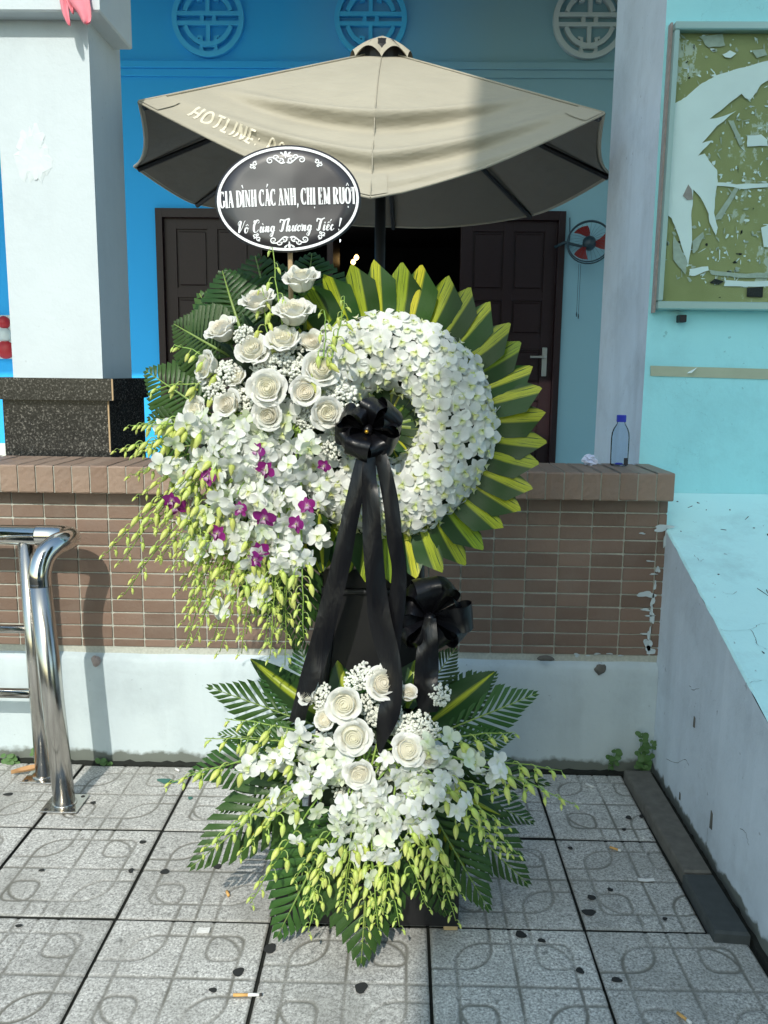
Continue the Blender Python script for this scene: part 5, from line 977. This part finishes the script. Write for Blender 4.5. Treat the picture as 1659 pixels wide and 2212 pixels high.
# --- lower arrangement
la = thing('lower_flower_arrangement', at(800, 1640, 2.0), 'low fan of white roses, orchids and palm leaves at the foot of the stand', 'flower arrangement')
foam_ball(la, 800, 1590, 2.02, (.13, .07, .09)); foam_ball(la, 800, 1690, 1.99, (.16, .06, .10))
for (a, b2, wd) in (((690, 1570, 2.05), (446, 1482, 2.08), .13), ((650, 1600, 2.03), (470, 1590, 2.02), .09), ((640, 1620, 2.0), (394, 1672, 1.98), .15), ((650, 1680, 1.98), (432, 1858, 1.97), .16), ((740, 1740, 1.94), (600, 2022, 1.885), .215), ((800, 1740, 1.93), (777, 2062, 1.845), .235), ((870, 1740, 1.94), (970, 1998, 1.895), .20), ((930, 1700, 1.97), (1135, 1895, 1.98), .19), ((950, 1640, 2.0), (1182, 1690, 2.0), .09), ((930, 1590, 2.04), (1162, 1500, 2.08), .16), ((950, 1620, 2.02), (1110, 1590, 2.05), .10), ((760, 1520, 2.08), (768, 1330, 2.12), .14), ((900, 1520, 2.08), (985, 1400, 2.12), .13), ((700, 1540, 2.08), (640, 1380, 2.12), .12), ((690, 1740, 1.95), (650, 1930, 1.96), .15), ((920, 1730, 1.95), (1045, 1930, 1.95), .15), ((660, 1660, 1.99), (470, 1760, 1.98), .12), ((950, 1680, 1.99), (1165, 1790, 1.99), .13), ((940, 1560, 2.06), (1080, 1460, 2.09), .12), ((680, 1560, 2.06), (560, 1450, 2.09), .12)):
    place_leaf(la, 'palm_leaf', random.choice(PALMD if b2[1] > 1895 else PALM), a, b2, wd, (random.uniform(-.15, .15), -1, random.uniform(.15, .5)), .66)
for (a, b2, wd) in (((700, 1550, 2.03), (532, 1424, 2.06), .085), ((760, 1540, 2.05), (712, 1375, 2.08), .080), ((880, 1530, 2.05), (905, 1400, 2.08), .075), ((930, 1560, 2.04), (1072, 1452, 2.06), .085), ((660, 1600, 2.0), (568, 1700, 1.98), .06), ((640, 1700, 1.96), (520, 1832, 1.95), .065), ((800, 1540, 2.06), (800, 1370, 2.10), .065), ((900, 1720, 1.95), (1000, 1860, 1.95), .06), ((720, 1600, 1.99), (560, 1625, 1.97), .05), ((960, 1700, 1.97), (1080, 1760, 1.97), .05), ((760, 1760, 1.93), (730, 1900, 1.93), .06), ((840, 1740, 1.93), (838, 1900, 1.92), .06)): place_leaf(la, 'striped_leaf', random.choice(LANCE), a, b2, wd)
for i in range(40):
    a = random.uniform(0, 2*PI); r0 = random.uniform(20, 130); c = (800+r0*math.cos(a)*1.2, 1630+r0*.8*math.sin(a)); L_ = random.uniform(45, 80)
    place_leaf(la, 'leaf', random.choice(PLAIN), (c[0], c[1], 1.99), (c[0]+L_*math.cos(a), c[1]+L_*math.sin(a), 1.98+random.uniform(-.05, .03)), random.uniform(.022, .04), (random.uniform(-.4, .4), -1, random.uniform(-.2, .6)), .4)
for (a, b2, Y, ax, sz, opn) in ((745, 1520, 1.94, (-.1, -1, .25), 1.05, 1), (828, 1478, 1.97, (.1, -.85, .55), 1.0, .9), (881, 1500, 1.99, (.15, -.6, .9), .7, .4), (703, 1556, 1.95, (-.2, -.8, .5), .82, .4), (763, 1590, 1.92, (0, -1, .15), 1.0, 1), (880, 1620, 1.92, (.2, -.8, .5), .92, 1), (776, 1670, 1.90, (0, -1, .1), .85, .9), (668, 1500, 1.98, (-.5, -.6, .6), .75, .5), (925, 1632, 1.94, (.4, -.8, .2), .85, .6)):
    ax_ = V(ax).normalized(); rose(la, at(a, b2, Y-.045)-ax_*.022*sz, ax_, sz*1.08, opn)
for a, b2, s_ in ((790, 1460, .9), (765, 1470, .7), (835, 1445, .6), (850, 1462, .5), (690, 1500, .85), (700, 1525, .7), (800, 1520, .85), (815, 1545, .8), (860, 1560, .9), (880, 1580, .95), (905, 1560, .8), (950, 1500, .75), (800, 1610, .8), (790, 1635, .7), (890, 1720, .9), (740, 1705, .7), (960, 1650, .8), (690, 1600, .6), (845, 1530, .7), (810, 1700, .7), (735, 1640, .8), (830, 1650, .8), (720, 1600, .7), (930, 1580, .7)): breath(la, a, b2, 1.945, s_*.9)
for ang, L_, bow in ((168, 330, 25), (176, 385, 18), (186, 330, 20), (194, 370, 30), (203, 330, 34), (212, 370, 36), (222, 370, 32), (231, 330, 30), (240, 350, 22), (248, 370, 18), (256, 340, 10), (263, 360, 8), (270, 370, 6), (277, 350, 6), (284, 360, 8), (292, 350, 12), (300, 370, 16), (309, 330, 20), (318, 350, 26), (326, 330, 28), (334, 365, 30), (341, 390, 30), (347, 345, 25), (354, 350, 20), (8, 320, 20), (236, 390, 24), (252, 395, 12), (266, 330, 6), (274, 395, 6), (288, 390, 10), (305, 360, 18)):
    base = (805+random.uniform(-60, 60), 1620+random.uniform(-20, 30)); dn = max(0, -math.sin(R_(ang))); spr(la, base, ang+random.uniform(-2, 2), L_*random.uniform(.96, 1.08), 1.94-.03*dn, 1.93-.118*dn+random.uniform(-.012, .02), bow, nor=5, nb=9, o0=.18, o1=.60, osc=.94)
for i in range(40):
    a = random.uniform(0, 2*PI); r0 = math.sqrt(random.random()); x, y = 805+275*r0*math.cos(a), 1665+125*r0*math.sin(a)
    if near_rose(at(x, y, 1.9)) or (y < 1600 and 690 < x < 900): continue
    n = V((random.uniform(-.5, .5), -1, random.uniform(-.4, .5))); sp_ = random.uniform(-1, 1); orchid(la, frame(at(x, y, 1.89+random.uniform(-.02, .04)), n, V((math.cos(sp_), 0, math.sin(sp_))), random.uniform(.9, 1.1)), random.choice('wwwwg'))
# --- satin bows
def ribbon(rows, name, root, mats='satin', n=5):
    """rows: list of (left point, right point)"""
    L_ = smooth_pts([r[0] for r in rows], 7); R2 = smooth_pts([r[1] for r in rows], 7); k = len(L_); mb = MB()
    def fn(u, v):
        i = min(k-2, int(u*(k-1))); f = u*(k-1)-i; l = L_[i]*(1-f)+L_[i+1]*f; r = R2[i]*(1-f)+R2[i+1]*f; p = l+(r-l)*v; return (p[0], p[1]-.004*math.sin(PI*v)+.003*math.sin(u*13+v*2), p[2])
    mb.grid(fn, (k-1), n, uv=False); o = part(root, name, mb.mesh(name, mats, True)); return o
def tail(root, path):
    rows = []
    for i, (a, b2, Y, w_, tw) in enumerate(path):
        q = path[min(i+1, len(path)-1)]; p = path[max(i-1, 0)]; dx, dy = q[0]-p[0], q[1]-p[1]; l = math.hypot(dx, dy)+1e-6; nx, ny = dy/l, -dx/l
        c = math.cos(R_(tw)); s_ = math.sin(R_(tw)); hw = w_/2; k = Y/FPX
        rows.append((at(a-nx*hw*c, b2-ny*hw*c, Y+hw*k*s_), at(a+nx*hw*c, b2+ny*hw*c, Y-hw*k*s_)))
    return ribbon(rows, 'ribbon_tail', root)
def bow(root, C, loops, N, X):
    N = V(N).normalized(); X = V(X).normalized(); Y_ = N.cross(X)
    for (ang, L_, wd, fat, lift, tw) in loops:
        a = R_(ang); d = (X*math.cos(a)+Y_*math.sin(a)); d = (d+N*lift).normalized(); e0 = N-d*N.dot(d); e0.normalize(); f0 = d.cross(e0); e = e0*math.cos(R_(tw))+f0*math.sin(R_(tw)); f = d.cross(e); mb = MB()
        def fn(u, v, d=d, e=e, f=f, L_=L_, wd=wd, fat=fat):
            s_ = math.sin(PI*u); p = C+d*(L_*s_**.85+.004)+e*(fat*math.sin(2*PI*u)*(.55+.45*s_)) ; w_ = wd*(.22+.78*min(1, s_*1.5)); return p+f*w_*(v-.5)+e*(.004*math.sin(5*v+6*u))*s_
        mb.grid(fn, 26, 5, uv=False); part(root, 'loop', mb.mesh('loop', 'satin', True))
BC = at(795, 928, 1.975)
b1 = thing('ribbon_bow', BC, 'black satin bow with long tails hanging in the middle of the orchid wreath', 'bow', 'black satin bows')
bow(b1, BC, [(112, 0.0570, 0.0510, .026, .55, 35), (70, 0.0681, 0.0528, .030, .45, -30), (38, 0.0791, 0.0546, .032, .35, 40), (5, 0.0736, 0.0493, .026, .2, -50), (-30, 0.0718, 0.0510, .028, .25, 30), (-62, 0.0644, 0.0493, .026, .4, -20), (150, 0.0681, 0.0493, .028, .3, 55), (182, 0.0736, 0.0493, .026, .15, -40), (212, 0.0681, 0.0510, .028, .3, 30), (246, 0.0754, 0.0563, .032, .75, 10), (20, 0.0607, 0.0475, .024, .6, 65), (195, 0.0552, 0.0440, .02, .5, 70)], (0, -1, .1), (1, 0, 0))
mb = MB(); mb.lathe([(.004, -.014), (.012, -.008), (.013, .004), (.008, .012), (.002, .014)], 12, 0, frame(BC+V((0, -.012, 0)), (0, -1, .2))); part(b1, 'knot', mb.mesh('knot', 'satin', True))
mb = MB(); mb.lathe([(.001, 0), (.0042, .001), (.0048, .005), (.001, .007)], 10, 0, frame(at(792, 933, 1.948), (0, -1, .2))); part(b1, 'tie_wire', mb.mesh('tie_wire', 'gold', True))
tail(b1, [(792, 950, 1.96, 22, 0), (778, 1020, 1.945, 34, 15), (752, 1140, 1.945, 38, -8), (736, 1220, 1.94, 42, 5), (714, 1305, 1.935, 46, 12), (692, 1390, 1.935, 46, -14), (670, 1461, 1.93, 46, 25), (650, 1525, 1.935, 44, 40), (640, 1562, 1.955, 36, 20)])
tail(b1, [(800, 950, 1.955, 26, 0), (797, 1020, 1.935, 36, -30), (801, 1090, 1.93, 42, 25), (805, 1175, 1.925, 42, 0), (812, 1260, 1.925, 44, -12), (820, 1335, 1.925, 50, 14), (838, 1410, 1.92, 54, 28), (852, 1470, 1.905, 52, 48), (840, 1540, 1.895, 48, 10), (824, 1600, 1.89, 30, 40), (820, 1628, 1.885, 6, 0)])
tail(b1, [(812, 950, 1.955, 22, 0), (830, 1015, 1.94, 32, 14), (845, 1090, 1.935, 34, -10), (853, 1170, 1.93, 34, 12), (862, 1230, 1.935, 34, -20), (858, 1300, 1.94, 36, 0), (850, 1380, 1.945, 34, 12), (848, 1440, 1.95, 28, 0)])
B2C = at(928, 1332, 2.0)
b2_ = thing('ribbon_bow', B2C, 'smaller black satin bow standing above the lower flowers on the right', 'bow', 'black satin bows')
bow(b2_, B2C, [(98, 0.099, .062, .034, .55, 10), (62, 0.096, .058, .032, .35, -45), (128, 0.087, .060, .032, .35, 40), (24, .074, .054, .026, .3, 75), (2, 0.103, .062, .036, .35, 15), (-28, 0.094, .060, .032, .3, -40), (-62, .076, .056, .030, .25, 30), (158, .070, .058, .030, .4, 30), (188, .082, .060, .030, .3, -30), (214, .086, .058, .030, .25, 35), (242, .078, .056, .028, .2, -50)], (0, -1, .25), (1, 0, 0))
mb = MB(); mb.lathe([(.004, -.016), (.015, -.008), (.016, .006), (.008, .015), (.002, .017)], 12, 0, frame(B2C+V((0, -.02, 0)), (0, -1, .3))); part(b2_, 'knot', mb.mesh('knot', 'satin', True))
tail(b2_, [(930, 1335, 1.965, 24, 0), (925, 1385, 1.955, 44, 15), (922, 1440, 1.955, 54, -15), (920, 1490, 1.95, 56, 25), (930, 1522, 1.95, 50, 10), (945, 1536, 1.955, 8, 0)])
mb = MB(); mb.tube([B2C+V((0, .01, 0)), at(925, 1560, 2.03)], .004, 6); part(b2_, 'stick', mb.mesh('stick', 'stick_wood'))
# --- the oval sign: board, rim line, lettering, scrolls
SC = at(621, 430, 2.06); SM = frame(SC, V((.02, -1, .06)), V((1, 0, .045)))
sg = thing('oval_sign', SC, 'black oval mourning sign with white lettering on a wooden stick above the flowers', 'sign')
SA, SB_ = .1715, .1215
mb = MB(); ns = 72
def sgn(x, y, t): return SM @ V((x, y, t-.010*(x/SA)**2))
vs = []; ring = [(math.cos(2*PI*i/ns), math.sin(2*PI*i/ns)) for i in range(ns)]
for q in (1., .75, .5, .25): vs += [sgn(SA*q*x, SB_*q*y, 0) for x, y in ring]
vs += [sgn(0, 0, 0)]+[sgn(SA*x, SB_*y, -.004) for x, y in ring]
fs2 = [(q*ns+i, q*ns+(i+1) % ns, (q+1)*ns+(i+1) % ns, (q+1)*ns+i) for q in range(3) for i in range(ns)]+[(3*ns+i, 3*ns+(i+1) % ns, 4*ns) for i in range(ns)]+[(4*ns+1+i, 4*ns+1+(i+1) % ns, (i+1) % ns, i) for i in range(ns)]+[tuple(4*ns+1+i for i in range(ns))[::-1]]
mb.add(vs, fs2); part(sg, 'board', mb.mesh('board', 'sign_black', True))
mb = MB(); mb.stroke([(SA*.955*x, SB_*.945*y) for x, y in ring], .0058, sgn, .0003, .0009, closed=True); part(sg, 'rim_line', mb.mesh('rim_line', 'print_white'))
mb = MB(); mb.tube([SC+V((.004, .006, -.02)), at(627, 560, 2.075), at(630, 720, 2.08)], .006, 8); part(sg, 'stick', mb.mesh('stick', 'stick_wood'))
def earc(cx, cy, rx, ry, a0, a1, n=16): return [(cx+rx*math.cos(R_(a0+(a1-a0)*i/n)), cy+ry*math.sin(R_(a0+(a1-a0)*i/n))) for i in range(n+1)]
TK, TN = .175, .06
def ser(x, y, w_=.30): return ([(x-w_/2, y), (x+w_/2, y)], .055)
def vst(x, a=0, b2=1, w_=TK): return ([(x, a), (x, b2)], w_)
def bowl(pts, thick, thin): # width by direction: vertical = thick
    out = []
    for i in range(len(pts)):
        a, b2 = pts[max(0, i-1)], pts[min(len(pts)-1, i+1)]; d = math.atan2(b2[1]-a[1], b2[0]-a[0]); out.append(thin+(thick-thin)*abs(math.sin(d))**1.3)
    return (pts, out)
SER = {
 'I': (.36, [vst(.18), ser(.18, .03), ser(.18, .97)]),
 'G': (.74, [bowl(earc(.38, .5, .29, .47, 48, 318, 26), TK, TN), vst(.62, .08, .42, .15), ser(.62, .42, .28), ([(.60, .98), (.60, .70)], .04)]),
 'A': (.74, [([(.12, .03), (.37, .97)], .07), ([(.34, 1.), (.60, .03)], .17), ([(.20, .33), (.52, .33)], .06), ser(.12, .03, .24), ser(.60, .03, .28)]),
 'Đ': (.76, [vst(.20), ser(.20, .03), ser(.20, .97), bowl([(.2, .97)]+earc(.36, .5, .32, .47, 90, -90, 20)+[(.2, .03)], TK, .065), ([(.02, .50), (.38, .50)], .06)]),
 'N': (.76, [vst(.15, .03, .97, .07), vst(.62, 0, .97, .07), ([(.15, .97), (.60, .03)], .16), ser(.15, .03, .24), ser(.62, .97, .24), ser(.10, .97, .2)]),
 'H': (.78, [vst(.19), vst(.60), ([(.19, .51), (.60, .51)], .06), ser(.19, .03), ser(.19, .97), ser(.60, .03), ser(.60, .97)]),
 'C': (.68, [bowl(earc(.37, .5, .29, .47, 48, 312, 26), TK, TN), ([(.58, .98), (.58, .68)], .045), ([(.585, .02), (.585, .24)], .03)]),
 'E': (.64, [vst(.19), ser(.15, .03, .2), ser(.15, .97, .2), ([(.15, .97), (.54, .97)], .06), ([(.15, .51), (.42, .51)], .06), ([(.15, .03), (.56, .03)], .06), ([(.53, 1), (.53, .76)], .05), ([(.56, 0), (.56, .26)], .05), ([(.42, .62), (.42, .40)], .045)]),
 'M': (.94, [vst(.15, .03, .97, .07), ([(.17, .97), (.46, .05)], .16), ([(.74, .97), (.46, .05)], .06), vst(.76), ser(.15, .03, .24), ser(.76, .03), ser(.12, .97, .2), ser(.80, .97, .24)]),
 'R': (.74, [vst(.19), ser(.19, .03), ser(.15, .97, .2), bowl([(.19, .97), (.34, .97)]+earc(.36, .745, .22, .225, 90, -90, 14)+[(.19, .52)], .15, .06), ([(.36, .52), (.62, .03)], .16), ser(.66, .03, .14)]),
 'U': (.76, [bowl([(.19, .97), (.19, .35)]+earc(.41, .32, .22, .29, 180, 360, 16)+[(.63, .97)], TK, .07), ser(.19, .97), ser(.63, .97, .22)]),
 'O': (.78, [bowl(earc(.39, .5, .29, .47, 90, 450, 36), TK, TN)]),
 'T': (.66, [vst(.33), ser(.33, .03), ([(.05, .97), (.61, .97)], .06), ([(.05, 1), (.05, .74)], .05), ([(.61, 1), (.61, .74)], .05)]),
 ',': (.30, [([(.12, .07), (.16, .06), (.15, -.08), (.08, -.18)], [.14, .14, .08, .02])]), ' ': (.26, [])}
ACC = {'acute': [([(-.04, 1.10), (.10, 1.30)], [.05, .11])], 'grave': [([(.04, 1.10), (-.10, 1.30)], [.05, .11])], 'hat': [([(-.15, 1.08), (0, 1.24), (.15, 1.08)], .07)], 'dot': [([(-.06, -.17), (.06, -.17)], .13)]}
line1 = ['G', 'I', 'A', ' ', 'Đ', ('I', 'grave'), 'N', 'H', ' ', 'C', ('A', 'acute'), 'C', ' ', 'A', 'N', 'H', ',', ' ', 'C', 'H', ('I', 'dot'), ' ', 'E', 'M', ' ', 'R', 'U', ('O', 'hat', 'dot'), 'T']
def lay(font, line, width, cy, capH, slant=0., acc=ACC, cx=0., gap=.03):
    """returns list of (pts, width) in board metres"""
    adv = sum(font[g if isinstance(g, str) else g[0]][0]+gap for g in line); kx = width/adv; x = cx-width/2; out = []
    for g in line:
        ch = g if isinstance(g, str) else g[0]; wa, st_ = font[ch]; marks = () if isinstance(g, str) else g[1:]; mid = wa/2
        allst = list(st_)+[([(px+mid, py) for px, py in pts], wd) for m_ in marks for pts, wd in acc[m_]]
        for pts, wd in allst:
            wl = [q*min(capH, capH*.5+kx*.5) for q in (wd if isinstance(wd, (list, tuple)) else [wd]*len(pts))]
            out.append(([(x+px*kx+slant*py*capH, cy+py*capH) for px, py in pts], wl))
        x += (wa+gap)*kx
    return out
mb = MB()
for i, (pts, wd) in enumerate(lay(SER, line1, .322, -.0145, .0385)): mb.stroke(pts, wd, sgn, .0004, .0010+.00001*i)
part(sg, 'lettering', mb.mesh('lettering', 'print_white'))
def br(pts, thick=.13, thin=.045, n=6):
    P = smooth_pts(pts, n); out = []
    for i in range(len(P)):
        a, b2 = P[max(0, i-1)], P[min(len(P)-1, i+1)]; d = math.atan2(b2[1]-a[1], b2[0]-a[0]); out.append(thin+(thick-thin)*max(0, -math.sin(d+.12))**.8)
    return ([tuple(p) for p in P], out)
SCR = {
 'V': (.62, [br([(.06, .62), (.02, .80), (.14, .95), (.24, .85), (.20, .45), (.22, .05), (.42, .40), (.56, .85), (.64, .97)], .17)]),
 'C': (.60, [br([(.40, .72), (.52, .80), (.44, .97), (.24, .88), (.10, .55), (.16, .12), (.36, .02), (.56, .22)], .17), br([(.22, .84), (.10, .95), (.02, .80)], .09)]),
 'T': (.60, [br([(.02, .70), (.04, .92), (.20, .90), (.45, .88), (.68, .98)], .12, .09), br([(.42, .90), (.34, .50), (.30, .12), (.16, .02), (.06, .14)], .18)]),
 'o': (.36, [br([(.20, .44), (.06, .34), (.06, .10), (.18, .0), (.30, .14), (.28, .38), (.18, .44), (.26, .34), (.40, .38)], .13)]),
 'u': (.44, [br([(.04, .36), (.10, .44), (.08, .12), (.16, .0), (.30, .18), (.33, .44), (.30, .10), (.36, .0), (.48, .16)], .14)]),
 'n': (.44, [br([(.02, .34), (.10, .44), (.07, .0), (.12, .28), (.24, .44), (.30, .34), (.27, .08), (.34, .0), (.46, .14)], .14)]),
 'g': (.40, [br([(.30, .40), (.16, .44), (.05, .28), (.08, .06), (.20, .06), (.30, .30), (.31, .42), (.26, -.10), (.16, -.36), (.02, -.26), (.14, -.08), (.42, .14)], .13)]),
 'h': (.44, [br([(.02, .40), (.18, .80), (.18, .98), (.10, .90), (.06, .0), (.12, .28), (.24, .44), (.30, .32), (.27, .08), (.34, .0), (.46, .14)], .14)]),
 'i': (.24, [br([(.04, .36), (.10, .44), (.07, .10), (.13, .0), (.26, .14)], .14), ([(.09, .56), (.13, .66)], .10)]),
 'e': (.32, [br([(.04, .18), (.20, .26), (.24, .40), (.14, .44), (.04, .26), (.08, .04), (.18, .0), (.34, .16)], .12)]),
 'c': (.32, [br([(.24, .36), (.16, .44), (.05, .28), (.07, .06), (.18, .0), (.34, .16)], .13)]),
 '!': (.26, [([(.14, .95), (.09, .28)], [.17, .05]), ([(.05, .03), (.11, .05)], .12)]), ' ': (.26, [])}
ACS = {'hat': [([(-.10, .56), (.02, .68), (.12, .56)], .06)], 'grave': [([(.06, .56), (-.04, .70)], [.04, .08])], 'horn': [([(.14, .42), (.22, .48), (.20, .56)], .06)], 'acute': [([(.10, .70), (.20, .86)], [.04, .08])]}
line2 = ['V', ('o', 'hat'), ' ', 'C', ('u', 'grave'), 'n', 'g', ' ', 'T', 'h', ('u', 'horn'), ('o', 'horn'), 'n', 'g', ' ', 'T', 'i', ('e', 'hat', 'acute'), 'c', ' ', '!']
mb = MB()
for i, (pts, wd) in enumerate(lay(SCR, line2, .246, -.0735, .029, .18, ACS, gap=.055)): mb.stroke(pts, [q*1.05 for q in wd], sgn, .0004, .0010+.00001*i)
part(sg, 'script_lettering', mb.mesh('script_lettering', 'print_white'))
def curl(cx, cy, r, a0, turns, sgn_=1): return [(cx+r*(1-.72*i/22)*math.cos(R_(a0)+sgn_*turns*2*PI*i/22), cy+r*(1-.72*i/22)*math.sin(R_(a0)+sgn_*turns*2*PI*i/22)) for i in range(23)]
for up in (1, -1):
    Y0 = (.0955 if up > 0 else -.1005); T0 = lambda pts, sd: [(x*sd*.92, Y0+y*up*.8) for x, y in pts]; mb = MB(); w_ = .0030
    for sd in (1, -1):
        for c in (curl(.040, -.010, .0085, 90, -1.2, 1), curl(.012, -.012, .0075, 60, 1.2, 1), curl(.026, -.002, .0075, 200, 1.15, -1)): mb.stroke(T0(c, sd), [w_*(1-.5*i/22) for i in range(23)], sgn, .0004, .0010)
        mb.stroke(T0([tuple(p) for p in smooth_pts([(.002, -.016), (.012, -.018), (.022, -.010), (.032, -.002), (.042, -.002)], 5)], sd), w_, sgn, .0004, .0011)
        mb.stroke(T0([(.004, .004), (.009, .009), (.013, .012)], sd), [.001, .0042, .003], sgn, .0004, .0010)
    mb.stroke([(0, Y0-.004*up), (0, Y0+.006*up), (0, Y0+.012*up)], [.0015, .0065, .004], sgn, .0004, .0010); part(sg, 'scroll_ornament', mb.mesh('scroll_ornament', 'print_white'))
    for sd in (1, -1):
        mb = MB()
        for c in (curl(.078, -.016, .0065, 120, 1.2, -1), curl(.088, -.024, .006, 60, 1.2, 1), curl(.081, -.028, .004, 0, 1.1, 1)): mb.stroke(T0(c, sd), [.0022]*23, sgn, .0004, .0010)
        part(sg, 'scroll_ornament', mb.mesh('scroll_ornament', 'print_white'))
# --- lettering on the umbrella's front edge
SAN = {'H': (.62, [([(.08, 0), (.08, 1)], .12), ([(.52, 0), (.52, 1)], .12), ([(.08, .5), (.52, .5)], .11)]), 'O': (.74, [(earc(.37, .5, .30, .46, 0, 360, 24), .12)]), 'T': (.6, [([(.3, 0), (.3, .95)], .12), ([(.02, .95), (.58, .95)], .11)]), 'L': (.5, [([(.08, 1), (.08, .05)], .12), ([(.03, .05), (.46, .05)], .11)]), 'I': (.2, [([(.1, 0), (.1, 1)], .12)]), 'N': (.66, [([(.08, 0), (.08, 1)], .12), ([(.56, 0), (.56, 1)], .12), ([(.08, 1), (.56, 0)], .12)]), 'E': (.54, [([(.08, 0), (.08, 1)], .12), ([(.08, .95), (.48, .95)], .1), ([(.08, .5), (.42, .5)], .1), ([(.08, .05), (.48, .05)], .1)]), ':': (.24, [([(.08, .15), (.16, .15)], .12), ([(.08, .7), (.16, .7)], .12)]), ' ': (.3, []), '0': (.62, [(earc(.3, .5, .24, .46, 0, 360, 24), .12)]), '8': (.62, [(earc(.3, .73, .19, .23, 0, 360, 20), .12), (earc(.3, .26, .23, .24, 0, 360, 20), .12)]), '9': (.62, [(earc(.3, .68, .22, .27, 0, 360, 20), .12), (smooth_pts([(.52, .68), (.46, .3), (.22, .02)], 6), .12)])}
mb = MB()
def umb(x, y, t):                                       # x along the hem 0..1, y up from the hem
    tt = 1-x; s_ = .975-.115*y; p = canopy_pt(0, s_, tt); n_ = (canopy_pt(0, s_+.01, tt)-p).cross(canopy_pt(0, s_, tt+.01)-p).normalized(); n_ = n_ if n_.y < 0 else -n_; return p+n_*.0022
for i, (pts, wd) in enumerate(lay(SAN, list('HOTLINE: 098'), .50, .26, .50, 0, {}, cx=.385, gap=.16)):
    P = []
    for a, b2 in zip(pts, pts[1:]): P += [(a[0]+(b2[0]-a[0])*k/4, a[1]+(b2[1]-a[1])*k/4) for k in range(4)]
    P.append(pts[-1]); L0 = []
    for j in range(len(P)):
        a, b2 = P[max(0, j-1)], P[min(len(P)-1, j+1)]; A3, B3 = V(umb(*a, 0)), V(umb(*b2, 0)); L0.append((V(umb(*P[j], 0)), (B3-A3).normalized()))
    vs = []
    for p, d in L0: n_ = d.cross(V((0, -1, .3))).normalized()*.0050; vs += [p+n_, p-n_]
    mb.add(vs, [(2*j, 2*j+1, 2*j+3, 2*j+2) for j in range(len(L0)-1)])
sub(cano, 'lettering', mb.mesh('lettering', 'canopy_print'))
